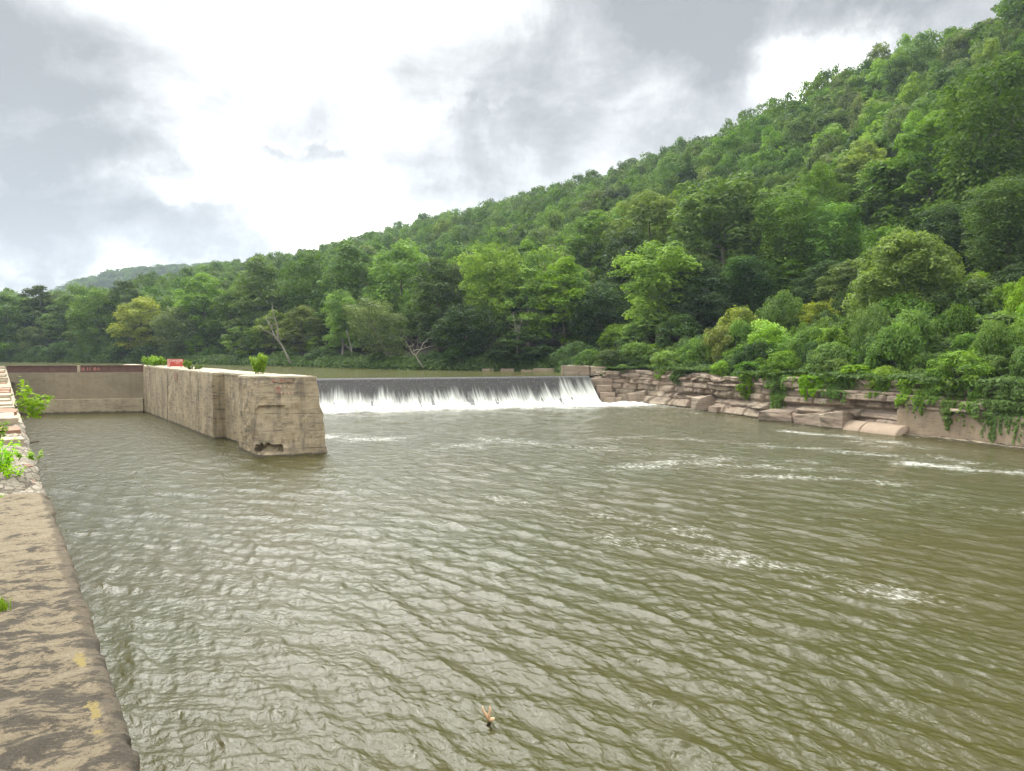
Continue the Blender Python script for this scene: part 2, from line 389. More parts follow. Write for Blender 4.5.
def ztop(AL, OF):
    return 7.0 + .04 * fbm(AL * 1.2, OF * 2.0, 0, 5, 11) + .03 * np.abs(vnoise(AL * 3.1, OF * 2.3, 0, 14)) + .012 * fbm(AL * 9, OF * 9, 0, 3, 12) - .015 * np.clip(1 - OF / .06, 0, 1) + .09 * np.clip((AL - 7.9) / .5, 0, 1) * 0
wall_top('wall_top', -7, 9.9, 680, 90, ztop, M['near_top'])
def zrub(AL, OF):
    z = 6.9 + .3 * fbm(AL * 1.1, OF * 1.1, 0, 5, 21) + .12 * fbm(AL * 4, OF * 4, 0, 3, 22)
    z = z + .25 * np.exp(-((AL - 11.3) / 1.2) ** 2) * np.clip(OF / .7, 0, 1)
    z = z - .25 * np.exp(-((AL - 11.2 + OF * .5) / .13) ** 2) - .15 * np.clip(1 - OF / .25, 0, 1)
    return z
wall_top('broken_masonry', 9.9, 27, 420, 50, zrub, M['rubble'])
def zfar(AL, OF): return 6.84 + .07 * fbm(AL * .7, OF, 0, 4, 31) - .12 * np.clip(1 - OF / .25, 0, 1)
wall_top('footing_course', 27, 121, 300, 14, zfar, M['pale_block'])
# loose courses of stone that form steps on the far stretch
al = 19.0; k = 0
while al < 119:
    ln = random.uniform(1.1, 2.4); off = .12 + random.uniform(0, .2); w = random.uniform(.7, 1.3); hh = random.uniform(.1, .3)
    c = W(al, off + w / 2, 6.85); b = MB()
    v, f = loft([W(al, off, 6.6), W(al + ln, off, 6.6), W(al + ln, off + w, 6.6), W(al, off + w, 6.6)][::-1], [W(al, off, 6.9 + hh), W(al + ln, off, 6.9 + hh), W(al + ln, off + w, 6.9 + hh), W(al, off + w, 6.9 + hh)][::-1], .3, .09, k + 5, 1.5)
    b.add(v - lx, f); b.build('stone_block', M['rust_block'] if k in (1, 9, 10) or k % 9 == 4 else M['pale_block'], lock)
    al += ln + random.uniform(.35, 1.3) * (1 + al / 50); k += 1
# ------------------------------------------------------------------ river lock wall
rw = empty('river_lock_wall', L(80, 21, 0)); rx = np.array(rw.location)
tag(rw, 'tall tan concrete lock wall standing in the river with a battered blunt end facing the camera', 'lock wall')
def prism(name, pts_b, pts_t, mat, par, org, **kw):
    v, f = loft(pts_b, pts_t, **kw); return MB().add(v - org, f).build(name, mat, par)
def rect(a0, a1, p0, p1, z): return [L(a0, p0, z), L(a0, p1, z), L(a1, p1, z), L(a1, p0, z)]
prism('wall_panel', rect(81, 104.8, 19.1, 23.7, -1), rect(81, 104.8, 19.1, 23.7, 6.86), M['concrete'], rw, rx, seed=3, cell=.5, amp=.1)
prism('wall_panel', rect(105.0, 123, 19.1, 23.7, -1), rect(105.0, 123, 19.1, 23.7, 6.86), M['concrete'], rw, rx, seed=4, cell=.5, amp=.1)
prism('recess_panel', rect(70, 81.2, 20.3, 23.68, -1), rect(70, 81.2, 20.3, 23.6, 6.85), M['concrete'], rw, rx, seed=5, cell=.5, amp=.08)
prism('upstream_wall', rect(123.1, 150, 20, 22.0, 2), rect(123.1, 150, 20, 22.0, 6.8), M['top_concrete'], rw, rx, seed=8, cell=1, amp=.05)
# end block, battered towards the camera and broken along one corner
bt = [L(71.5, 19.15, -1), L(64.7, 19.0, -1), L(63.9, 19.45, -1), L(62.9, 24.75, -1), L(71.5, 24.6, -1)]
tp = [L(71.5, 19.2, 6.86), L(68.6, 19.15, 6.86), L(67.9, 19.3, 6.86), L(64.5, 24.3, 6.86), L(71.5, 24.2, 6.86)]
eb_v, eb_f = loft(bt, tp, cell=.2, amp=.2, seed=6, freq=1.1)
# broken bite: the corner face is pushed in above a thin shelf, with a hollow just over the water
cb = np.array(L(64.4, 19.6, 0)); d = eb_v - cb
dd = np.hypot(d[:, 0], d[:, 1])
inw = np.array([*(A * .8 + Q * .6), 0])
hol = np.exp(-(dd / .9) ** 2) * np.exp(-((eb_v[:, 2] - .75) / .42) ** 2)
hol = np.where((dd < 1.35) & (np.abs(eb_v[:, 2] - .62 - .1 * np.sin(dd * 3)) < .3), 1.0, 0); eb_v += inw * (hol * 1.1)[:, None]
c2 = np.array(L(65.3, 20.3, 0)); d2 = np.hypot(eb_v[:, 0] - c2[0], eb_v[:, 1] - c2[1])
rag = .35 * np.clip((1.9 - d2) * 1.5 + .5 * fbm(eb_v[:, 2] * .7, d2, 0, 3, 4), 0, 1) * ((eb_v[:, 2] > .95) & (eb_v[:, 2] < 4.6 - d2 * .25))
eb_v -= inw * (rag * .0)[:, None] - np.array([*(A), 0]) * rag[:, None]
MB().add(eb_v - rx, eb_f).build('end_block', M['concrete'], rw)
# pale worn cap slabs
def cap(a0, a1, p0, p1, seed):
    v, f = loft(rect(a0, a1, p0, p1, 6.84), rect(a0, a1, p0, p1, 7.02), cell=.5, amp=.12, seed=seed, freq=1.1)
    MB().add(v - rx, f).build('coping', M['top_concrete'], rw)
cap(81.1, 104.8, 19.12, 23.6, 11); cap(105.0, 123, 19.12, 23.6, 12); cap(71.4, 81, 20.2, 23.6, 13)
v, f = loft([(x, y, 6.84) for x, y, z in tp], [(x, y, 7.02) for x, y, z in tp], cell=.4, amp=.12, seed=14, freq=1.1)
MB().add(v - rx, f).build('coping', M['top_concrete'], rw)
# graffiti on the end block face: plane of the face
fa = np.array(tp[2]); fb = np.array(tp[3]); ba = np.array(bt[2]); bb = np.array(bt[3])
def facep(s, z, out=.02):
    t = (z + 1) / 7.86; a = ba * (1 - t) + fa * t; b = bb * (1 - t) + fb * t
    p = a * (1 - s) + b * s; n = np.array([*(-A), .3]); n /= np.linalg.norm(n); return p + n * out
def patch(mb, s0, s1, z0, z1, out, n=10, rag=.03, seed=0):
    top = []; bot = []
    for i in range(n + 1):
        s = s0 + (s1 - s0) * i / n
        top.append(facep(s, z1 + rag * random.uniform(-3, 1), out)); bot.append(facep(s, z0 + rag * random.uniform(-1, 3), out))
    mb.add(bot + top, [[i, i + 1, n + 2 + i, n + 1 + i] for i in range(n)])
g = MB(); patch(g, .3, .62, 6.4, 6.72, .13); patch(g, .33, .43, 5.4, 6.1, .13)
for o in g.v: pass
g.v = [tuple(np.array(p) - rx) for p in g.v]; gg = g.build('graffiti', M['worn_red'], rw)
g = MB()
def stroke(s0, z0, s1, z1, w=.012):
    a, b, c, d = facep(s0 - w, z0, .15), facep(s0 + w, z0, .15), facep(s1 + w, z1, .15), facep(s1 - w, z1, .15)
    g.add([a, b, c, d], [[0, 1, 2, 3]])
for s, w in ((.43, .03), (.49, .03), (.55, .02)):
    stroke(s, 5.95, s, 6.2, .008); stroke(s, 6.07, s + w, 6.09, .02)
for s in (.42, .47, .53, .58):
    stroke(s, 5.35, s + .01, 5.65, .01); stroke(s + .01, 5.5, s + .03, 5.58, .014)
g.v = [tuple(np.array(p) - rx) for p in g.v]; g.build('graffiti', M['worn_pink'], rw)
# ------------------------------------------------------------------ lock gate bulkhead across the chamber
gl = P(22, 414.2)[:2]; gr = P(143, 412.0)[:2]
gt = empty('lock_bulkhead', (*((gl + gr) / 2), 0)); gx = np.array(gt.location)
tag(gt, 'plain tan bulkhead wall closing the far end of the lock chamber, under a rusty beam', 'bulkhead')
gd = (gr - gl) / np.linalg.norm(gr - gl); gn = np.array([-gd[1], gd[0]])   # away from the camera
Lg = np.linalg.norm(gr - gl)
def G(s, b, z): p = gl + gd * s + gn * b; return (p[0], p[1], z)
def grect(s0, s1, b0, b1, z): return [G(s0, b0, z), G(s1, b0, z), G(s1, b1, z), G(s0, b1, z)]
prism('sill', grect(-3.4, Lg, 0, 1.6, -1), grect(-3.4, Lg, .1, 1.6, 2.05), M['ledge_concrete'], gt, gx, seed=21, cell=.4, amp=.1)
prism('bulkhead_face', grect(-3.4, Lg + .1, 1.3, 2.6, 1.9), grect(-3.4, Lg + .1, 1.3, 2.6, 6.05), M['gate_concrete'], gt, gx, seed=22, cell=.8, amp=.04)
bs = empty('rusty_beam', G(0, 1.4, 6.1)); 
bo = np.array(bs.location)
tag(bs, 'rust brown steel beam laid along the top of the bulkhead wall, with a pale post near its middle', 'beam')
def ibeam(s0, s1):
    b = MB()
    for (z0, z1, y0, y1) in ((6.06, 6.14, 1.35, 1.85), (6.14, 7.02, 1.55, 1.65), (7.02, 7.1, 1.35, 1.85)):
        v = grect(s0, s1, y0, y1, z0) + grect(s0, s1, y0, y1, z1)
        b.add([np.array(p) - bo for p in v], [[3, 2, 1, 0], [4, 5, 6, 7], [0, 1, 5, 4], [1, 2, 6, 5], [2, 3, 7, 6], [3, 0, 4, 7]])
    return b
sp = (76 - 22) / (143 - 22) * Lg
ibeam(-2.4, sp - .25).build('beam_section', M['rust_steel'], bs); ibeam(sp + .2, Lg - .1).build('beam_section', M['rust_steel'], bs)
b = MB(); v = grect(sp - .22, sp + .17, 1.3, 1.9, 6.06) + grect(sp - .22, sp + .17, 1.3, 1.9, 7.12)
b.add([np.array(p) - bo for p in v], [[3, 2, 1, 0], [4, 5, 6, 7], [0, 1, 5, 4], [1, 2, 6, 5], [2, 3, 7, 6], [3, 0, 4, 7]]); b.build('post', M['ledge_concrete'], bs)
b = MB()
def bst(s, z0, z1, w, ds=0):
    v = [G(s, 1.54, z0), G(s + w, 1.54, z0), G(s + w + ds, 1.54, z1), G(s + ds, 1.54, z1)]
    b.add([np.array(p) - bo for p in v], [[0, 1, 2, 3]])
px2s = Lg / 121
for x, w in ((77.5, .45), (80.2, .2), (83.5, .22), (86, .2), (90, .5), (94.5, .3)):
    s = (x - 22) * px2s
    bst(s, 6.3, 6.8, w * .35, .1); bst(s + w * .55, 6.3, 6.8, w * .35, -.1); bst(s, 6.5, 6.6, w)
b.build('lettering', M['worn_red2'], bs)
# ------------------------------------------------------------------ dam
cL = np.array([-54.6, 115.8]); cR = np.array([14.2, 134.9]); dv = (cR - cL) / np.linalg.norm(cR - cL); dn = np.array([dv[1], -dv[0]])
LD = np.linalg.norm(cR - cL)
prof = [(-1.2, 4.2), (-.8, 4.5), (-.3, 4.57), (.2, 4.52), (.6, 4.3), (1.1, 3.85), (2.0, 3.1), (3.0, 2.25), (4.2, 1.35), (5.4, .6), (6.6, .1), (8, -.9)]
us = np.arange(0, LD + 1e-6, .22); ss = np.linspace(0, 1, 46)
pr = np.array(prof); cum = np.concatenate([[0], np.cumsum(np.hypot(*np.diff(pr, axis=0).T))]); cum /= cum[-1]
px_ = np.interp(ss, cum, pr[:, 0]); pz_ = np.interp(ss, cum, pr[:, 1])
U, I = np.meshgrid(us, np.arange(len(ss)), indexing='ij')
def damgrid(name, off, amp, mat, par, u0=0, org=np.zeros(3)):
    O = px_[I] + 0 * U; Z = pz_[I] + 0 * U
    vv = np.clip((O + .3) / 6.6, 0, 1)
    n = amp * (fbm(U * 1.3, vv * 1.2, 0, 4, 51) + .5 * fbm(U * 4, vv * 2, 0, 3, 52)) * (.12 + vv)
    O = O + off * .8 + n; Z = Z + off + n * .5
    X = cL[0] + dv[0] * U + dn[0] * O; Y = cL[1] + dv[1] * U + dn[1] * O
    V = np.stack([X, Y, Z], -1).reshape(-1, 3) - org; n_, k_ = U.shape; idx = np.arange(n_ * k_).reshape(n_, k_)
    Fq = np.stack([idx[:-1, :-1], idx[:-1, 1:], idx[1:, 1:], idx[1:, :-1]], -1).reshape(-1, 4)
    me = mesh(name, V, Fq, True); attr(me, 'u', U.ravel() - LD + 60 ); attr(me, 'v', vv.ravel()); return link(name, me, mat, par)
dam = empty('dam', (*((cL + cR) / 2), 0)); dorg = np.array(dam.location)
tag(dam, 'long low overflow dam crossing the river from the lock wall to the stone bank', 'dam')
b = MB(); body = []
for u in (0, LD):
    for o, z in [(-2.4, -1.5), (-2.4, 4.1)] + prof[1:] + [(8, -1.5)]:
        body.append((*(cL + dv * u + dn * o), z))
nb_ = len(body) // 2
b.add([np.array(p) - dorg for p in body], [[i, (i + 1) % nb_, nb_ + (i + 1) % nb_, nb_ + i] for i in range(nb_)] + [list(range(nb_))[::-1], list(range(nb_, 2 * nb_))])
b.build('dam_body', simple('dark_wet_concrete', (.06, .055, .048), .5, .3, 1, .4, .05), dam)
fw = damgrid('falling_water', .07, .2, M['fall'], None); tag(fw, 'thin sheet of water pouring over the dam, turning white on its lower half', 'waterfall', kind='stuff')
# abutment of stepped sandstone blocks at the far end of the dam
ab = empty('dam_abutment', (19, 137, 0)); ao = np.array(ab.location)
tag(ab, 'stepped pink sandstone abutment at the far end of the dam', 'abutment')
def blk(name, pxa, pxb, Y, z0, z1, dep, seed, mat=M['abut'], par=ab, org=ao, amp=.22, cell=.35):
    xa = (pxa - CX) / F * Y; xb = (pxb - CX) / F * Y
    v, f = loft([(xa, Y, z0), (xb, Y, z0), (xb + .3, Y + dep, z0), (xa + .3, Y + dep, z0)], [(xa + .05, Y + .1, z1), (xb - .05, Y + .1, z1), (xb + .3, Y + dep, z1), (xa + .3, Y + dep, z1)], cell=cell, amp=amp, seed=seed, freq=.8)
    return MB().add(v - org, f).build(name, mat, par)
blk('cap_stone', 561, 590, 137.5, 3.4, 6.45, 2.5, 61); blk('cap_stone', 590.5, 606, 137, 3.4, 6.3, 2.8, 62)
blk('step_stone', 590, 613, 134.5, -1, 4.2, 4, 63); blk('step_stone', 597, 612, 132.5, -1, 3.0, 4, 64)
blk('step_stone', 600, 616, 130.6, -1, 1.7, 4, 65); blk('step_stone', 604, 622, 129.8, -1, .9, 2.4, 66)
# ------------------------------------------------------------------ bank line and terrain
bank_px = [(612, 401.5), (640, 402.3), (687, 408), (711, 412), (760, 419), (800, 424), (840, 428), (899, 435), (947, 440), (1024, 449.8)]
bpts = [P(x, y)[:2] for x, y in bank_px]
tail = bpts[-1] - bpts[-3]; tail /= np.linalg.norm(tail)
down = [bpts[-1] + tail * k for k in (220, 90, 40)]
up = [(15, 140), (12, 152), (9, 161), (-8, 168), (-22, 173), (-42, 190), (-68, 216), (-98, 240), (-132, 264), (-170, 280), (-212, 296), (-330, 330), (-520, 370), (-900, 420)]
BK = np.array(down + bpts[::-1] + [np.array(p, float) for p in up])      # downstream -> upstream
RG = np.array([(330, -60, 112), (230, 120, 116), (185, 252, 117), (112, 423, 106), (-9, 573, 105), (-112, 690, 97), (-200, 760, 64), (-262, 720, 38), (-330, 690, 26), (-450, 660, 14), (-800, 700, 10)], float)
def near_poly(PL, x, y):
    best = np.full(x.shape, 1e9); sg = np.zeros(x.shape); par = np.zeros(x.shape)
    for i in range(len(PL) - 1):
        a, b = PL[i, :2], PL[i + 1, :2]; ab_ = b - a; l2 = ab_ @ ab_
        t = np.clip(((x - a[0]) * ab_[0] + (y - a[1]) * ab_[1]) / l2, 0, 1)
        dx, dy = x - a[0] - t * ab_[0], y - a[1] - t * ab_[1]; dd = np.hypot(dx, dy)
        s = np.sign(-(ab_[0] * (y - a[1]) - ab_[1] * (x - a[0])))
        m = dd < best - 1e-6
        best = np.where(m, dd, best); sg = np.where(m, s, sg); par = np.where(m, i + t, par)
    return best, sg, par
RS = np.cumsum([0] + [np.linalg.norm(RG[i + 1, :2] - RG[i, :2]) for i in range(len(RG) - 1)])
def terrain(x, y):
    x = np.asarray(x, float); y = np.asarray(y, float)
    d, s, p = near_poly(BK, x, y); sd = d * s                     # >0 on land
    dr, _, pr_ = near_poly(RG, x, y)
    zr = np.interp(pr_, np.arange(len(RG)), RG[:, 2])
    sl = np.clip(sd - 13, 0, None)
    t = sl / (sl + dr + 1e-6)
    f = t ** 1.38
    z = 6.0 + (zr - 6.0) * f + np.clip(sd - 3, 0, 12) * .16
    z = z + fbm(x * .012, y * .012, 0, 3, 71) * 6 * np.clip(sl / 90, 0, 1)+ fbm(x * .05, y * .05, 0, 3, 72) * 1.2 * np.clip(sl / 20, 0, 1)
    upst = p > len(down) + len(bpts) - .6
    lim = np.where(upst, 4.35 + .55 * sd, 5.1 + .3 * (sd - 4))
    lim = np.where(upst, lim, np.where(sd < 4.6, -3.0, lim))
    z = np.minimum(z, lim); z = np.where(sd < 0, np.maximum(-3, np.minimum(z, 4.4 + 1.2 * sd)), z)
    return z, sd
def sp_axis(segs):
    o = []
    for a, b, s in segs: o += list(np.arange(a, b, s))
    return np.array(o + [segs[-1][1]])
gxs = sp_axis([(-2200, -600, 100), (-600, -240, 12), (-240, 140, 2.5), (140, 420, 8), (420, 1500, 90)])
gys = sp_axis([(-400, -40, 40), (-40, 20, 6), (20, 320, 2.5), (320, 900, 8), (900, 2400, 100)])
X, Y = np.meshgrid(gxs, gys, indexing='ij'); Z, SD = terrain(X, Y)
idx = np.arange(X.size).reshape(X.shape)
Fq = np.stack([idx[:-1, :-1], idx[1:, :-1], idx[1:, 1:], idx[:-1, 1:]], -1).reshape(-1, 4)
tag(link('hillside', mesh('hillside', np.stack([X, Y, Z], -1).reshape(-1, 3), Fq, True), M['soil']), 'steep wooded hillside rising behind the rocky bank', kind='structure')
# far hills
def far_hill(name, pts, Y, label):
    xs = np.linspace(pts[0][0], pts[-1][0], 160); top = np.interp(xs, [p[0] for p in pts], [p[1] for p in pts])
    V = []; rows = 14; n = len(xs)
    for j in range(rows):
        t = j / (rows - 1)
        for i in range(n):
            Yj = Y * (.8 + .2 * t); p = PD(xs[i], top[i], Y); hz = p[2] * math.sin(t * math.pi / 2) + 4 * (1 - t)
            V.append(((xs[i] - CX) / F * Yj, Yj, hz))
    for i in range(n): V.append(((xs[i] - CX) / F * Y * 1.25, Y * 1.25, -5))
    V = np.array(V); V[:, 2] += 5 * fbm(V[:, 0] * .006, V[:, 1] * .006, 0, 3, 5)
    idx = np.arange(len(V)).reshape(rows + 1, n)
    Fq = np.stack([idx[:-1, :-1], idx[:-1, 1:], idx[1:, 1:], idx[1:, :-1]], -1).reshape(-1, 4)
    tag(link(name, mesh(name, V, Fq, True), M['soil']), label, kind='structure'); return V[:rows * n]
fh1 = far_hill('far_hill', [(20, 330), (60, 297), (80, 287), (120, 277), (170, 273), (230, 271), (330, 275), (420, 300)], 1500, 'distant wooded ridge beyond the river bend, bluish with haze')
fh2 = far_hill('far_hill', [(-400, 330), (-200, 300), (-60, 290), (-10, 297), (20, 300), (45, 312), (90, 345)], 2100, 'small hazy hill at the far edge of the view')
# left bank behind the lock wall
lb = [W(-60, 3.0, 6.7), W(121, 3.0, 6.7), W(124, 12, 6.2), W(150, 60, 6), W(150, 400, 6), W(-60, 400, 6)]
lb2 = [(x, y, -3) for x, y, z in lb]
tag(MB().add(lb + lb2, [[0, 1, 2, 3, 4, 5][::-1]] + [[i, (i + 1) % 6, 6 + (i + 1) % 6, 6 + i] for i in range(6)]).build('near_bank', M['bank_grass']), kind='structure')
# ------------------------------------------------------------------ river water (real waves)
th_f = np.arctan(np.linspace(-530, 530, 1000) / F)
th = np.concatenate([np.radians(np.linspace(-120, -36.5, 70)), th_f, np.radians(np.linspace(36.8, 120, 70))])
py_ = np.concatenate([np.linspace(1500, 800, 60)[:-1], np.linspace(800, 400.5, 720)])
rr = np.array([P(512, y)[1] for y in py_])
TH, RR = np.meshgrid(th, rr, indexing='ij')
RRr = RR / np.clip(np.cos(TH), .75, 1)
X = np.sin(TH) * RRr; Y = np.cos(TH) * RRr
Z = np.zeros_like(X); DX = np.zeros_like(X); DY = np.zeros_like(X)
wr = np.random.default_rng(3)
bnk, bs_, _ = near_poly(BK, X, Y); bsd = bnk * bs_
chamber = (X * A[0] + Y * A[1] > 60) & (X * Q[0] + Y * Q[1] < 19.5)
mod = .75 + .5 * (fbm(X * .05, Y * .05, 0, 3, 91) * .5 + .5)
dist_dam = -((X - cL[0]) * -dn[0] + (Y - cL[1]) * -dn[1])   # distance downstream of crest line
turb = np.exp(-np.clip(dist_dam - 6, 0, 200) / 22)
mod = mod * (1 + 1.6 * turb); mod = np.where(chamber, mod * np.clip((108 - Y) / 50, .3, .9), mod)
cell = RRr ** 2 / (CZ * F) * 1.3
for i in range(96):
    lam = .3 * (2.7 / .3) ** (wr.random() ** 1.1); ang = R(48) + wr.normal() * R(22)
    k = 2 * math.pi / lam; kx, ky = math.cos(ang) * k, math.sin(ang) * k
    amp = .0052 * lam ** .9; ph = wr.random() * 6.28
    fade = np.clip((lam - 1.3 * cell) / (1.3 * cell), 0, 1)
    grp = np.clip(.55 + .9 * vnoise(X * .13 + i * 7.3, Y * .13 - i * 3.1, 0, 200 + i), 0, 1.4)
    a = kx * X + ky * Y + ph
    Z += amp * fade * grp * np.cos(a); sN = np.sin(a) * amp * fade * grp * .8
    DX -= sN * math.cos(ang); DY -= sN * math.sin(ang)
Z *= mod; DX *= mod; DY *= mod
turb2 = np.exp(-np.clip(dist_dam - 6, 0, 300) / 38) * (~chamber)
Z += turb2 * (.34 * fbm(X * .3, Y * .3, 0, 3, 96) + .2 * np.abs(vnoise(X * .55, Y * .7, 0, 97)))
Z += turb * .16 * fbm(X * .8, Y * .8, 0, 4, 95) * np.clip(1 - cell / 3, .3, 1)
for i in range(46):
    lam = .14 * (.5 / .14) ** wr.random(); ang = R(50) + wr.normal() * R(38); k = 2 * math.pi / lam; ph = wr.random() * 6.28
    fade = np.clip((lam - 1.3 * cell) / (1.3 * cell), 0, 1); a = k * (math.cos(ang) * X + math.sin(ang) * Y) + ph
    Z += .0036 * lam ** .95 * fade * np.clip(.5 + vnoise(X * .3 + i * 5.1, Y * .3, 0, 400 + i), 0, 1.5) * np.cos(a)
# foam: boil below the dam and drifting streaks that the current draws out
foam = np.exp(-np.clip(dist_dam - 8, 0, 300) / 5.0) * 1.4 * (dist_dam > 3)
foam = foam * (~chamber)
foam += .62 * np.exp(-np.clip(dist_dam - 10, 0, 300) / 30) * (~chamber) * (.75 + .5 * fbm(X * .12, Y * .35, 0, 3, 98))
def streak(pts, w, a):
    global foam
    PL = np.array([P(x, y)[:2] for x, y in pts]); d, s, p = near_poly(PL, X, Y)
    foam = np.maximum(foam, a * (.72 + .35 * fbm(X * .12, Y * .12, 0, 3, 120)) * np.exp(-(d / (w * 1.9)) ** 2))
streak([(330, 437), (352, 439), (378, 438)], 2.6, .98); streak([(378, 438), (420, 444), (470, 446)], 1.3, .5)
streak([(440, 449), (500, 441), (560, 447), (640, 451), (700, 458), (800, 462)], 1.6, .72)
streak([(480, 437), (515, 442), (560, 447)], 1.7, .72); streak([(600, 439), (650, 437), (700, 440)], 1.1, .75)
streak([(620, 470), (680, 462), (760, 466), (850, 472), (900, 482)], 1.2, .8)
streak([(700, 440), (770, 446), (850, 452), (930, 460)], 1.2, .8)
streak([(790, 432), (850, 437), (890, 442), (925, 448)], 1.0, 1.05); streak([(860, 442), (880, 446)], 1, 1.0)
streak([(915, 464), (955, 468), (1024, 474), (1100, 482)], 1.15, 1.25); streak([(940, 458), (980, 466)], 1.2, .8)
streak([(745, 476), (850, 479), (900, 484)], .9, .95)
streak([(560, 520), (640, 545), (720, 556), (800, 568), (860, 585), (940, 603)], .75, .72)
streak([(500, 500), (560, 512), (640, 520), (700, 535)], .9, .55)
streak([(930, 500), (980, 508), (1024, 512)], 1.0, .7); streak([(740, 690), (700, 672), (640, 655)], .35, .42)
foam = np.where(bsd > -.0, 0, foam)
foam += .3 * np.exp(-((bsd + .5) / .8) ** 2) * (Y > 40)
V = np.stack([X + DX, Y + DY, Z], -1).reshape(-1, 3); idx = np.arange(X.size).reshape(X.shape)
Fq = np.stack([idx[:-1, :-1], idx[:-1, 1:], idx[1:, 1:], idx[1:, :-1]], -1).reshape(-1, 4)
me = mesh('river_water', V, Fq, True); attr(me, 'foam', np.clip(foam, 0, 1.5).ravel())
ri = tag(link('river_water', me, M['river']), 'choppy brown green river water below the dam', kind='structure')
# calm reach outside the detailed sheet (behind and beside the viewpoint)
b = MB(); b.add([(-150, -200, -.25), (260, -200, -.25), (260, 140, -.25), (-150, 140, -.25)], [[0, 1, 2, 3]])
tag(b.build('river_water', M['river']), 'river water continuing downstream', kind='structure')
pool = [(*(cL - dn * .2 * -1 + dv * -.1), 4.55)]
pool = [tuple(cL + dn * -.35), tuple(cR + dn * -.35), (22, 139), (70, 200), (0, 300), (-200, 420), (-900, 560), (-900, 150), W(118, 60)[:2], W(121, 1)[:2], G(-1.2, 2.4, 0)[:2], G(Lg, 2.4, 0)[:2]]
me = mesh('upper_pool', [(x, y, 4.66) for x, y in pool], [list(range(len(pool)))]); 
ui = tag(link('upper_pool_water', me, M['pool']), 'calm green pool held behind the dam', kind='structure')
# ------------------------------------------------------------------ rock ledge
RB = BK[:len(down) + len(bpts)][::-1]      # from the abutment downstream
RB = np.vstack([[RB[0] + (RB[0] - RB[1]) / np.linalg.norm(RB[0] - RB[1]) * 4], RB])
seg = np.linalg.norm(np.diff(RB, axis=0), axis=1); cs = np.concatenate([[0], np.cumsum(seg)])
ul = np.arange(0, min(cs[-1], 130), .13)
bx, by = np.interp(ul, cs, RB[:, 0]), np.interp(ul, cs, RB[:, 1])
kk = np.ones(15) / 15
bx = np.convolve(np.pad(bx, 7, 'edge'), kk, 'valid'); by = np.convolve(np.pad(by, 7, 'edge'), kk, 'valid')
tx, ty = np.gradient(bx), np.gradient(by); tl = np.hypot(tx, ty); nx_, ny_ = -ty / tl, tx / tl      # points to land
pxu = np.array([proj(a, b_, 0)[0] for a, b_ in zip(bx, by)])      # only to know where along the bank the smooth stretch starts
u_sm = ul[np.argmin(np.abs(pxu - 888))]; u_ap0, u_ap1 = ul[np.argmin(np.abs(pxu - 640))], ul[np.argmin(np.abs(pxu - 770))]
lay = [0, 1.25, 2.2, 3.3, 4.1, 4.45, 5.1, 5.75]
zs = np.concatenate([[-1, -.4], *[np.linspace(a + .02, b_ - .02, 9) for a, b_ in zip(lay[:-1], lay[1:])]])
lid = np.concatenate([[0, 0], *[np.full(9, i) for i in range(len(lay) - 1)]]).astype(int); led = np.concatenate([[0, 0], *[[1, 0, 0, 0, 0, 0, 0, 0, 1] for _ in lay[:-1]]])
Zg, Ug = np.meshgrid(zs, ul); LI = np.meshgrid(lid, ul)[0]; LE = np.meshgrid(led, ul)[0]
wz = .25 * fbm(Ug * .07, 0 * Ug, 0, 3, 101)
blkw = 1.6 + 4.2 * h3(LI, LI * 0 + 3, LI * 0, 7)
uu = Ug / blkw + 10 * h3(LI, LI * 0, LI * 0, 9) + .25 * vnoise(Ug * .4, LI * 3.1, 0, 55)
bid = np.floor(uu).astype(np.int64); fu = uu - bid
off = 1.05 * h3(bid, LI.astype(np.int64), 0 * bid, 15) + .5 * h3(LI.astype(np.int64) // 3, 0 * bid, 0 * bid, 16)
off += 1.1 * fbm(Ug * .09, LI * .15, 0, 3, 17)
uu2 = Ug / (blkw * .37) + 7 * h3(LI, LI * 0 + 8, LI * 0, 9) + .6 * vnoise(Zg * 1.6, Ug * .3, 0, 58); b2 = np.floor(uu2).astype(np.int64); l2 = np.floor(Zg / .8).astype(np.int64)
off += .38 * h3(b2, l2, 0 * b2, 19) + np.where(h3(b2, LI.astype(np.int64), 0 * b2, 23) > .86, .6, 0)
off += .8 * np.clip(1 - np.minimum(fu, 1 - fu) * blkw / .22, 0, 1)               # vertical joints
off += .26 * LE                                                                   # bedding joints
off += .13 * Zg + .1 * fbm(Ug * 1.5, Zg * 2.5, 0, 4, 18)
off -= 1.3 * np.clip(1 - Zg / 2.0, 0, 1) * np.clip((Ug - u_ap0) / 3, 0, 1) * np.clip((u_ap1 + 6 - Ug) / 4, 0, 1) * (.5 + .7 * h3(np.floor(Ug / 7 + .3).astype(np.int64), 0 * bid, 0 * bid, 44))
off += np.where((Zg > 1.9) & (Zg < 2.5), .7 * np.clip(vnoise(Ug * .12, 0 * Ug, 0, 61) + .35, 0, 1), 0)
sm = np.clip((Ug - u_sm) / 1.0, 0, 1)
off = off * (1 - sm * (Zg < 2.9)) + sm * (Zg < 2.9) * (1.0 + .04 * fbm(Ug, Zg, 0, 3, 62)) + sm * (Zg >= 2.9) * (-.15)
zt = Zg + wz * (Zg > .5) * (1 - sm) + np.where(Zg > 4.9, .5 * fbm(Ug * .25, 0 * Ug, 0, 3, 63) - .1, 0)
Xg = bx[:, None] + nx_[:, None] * off; Yg = by[:, None] + ny_[:, None] * off
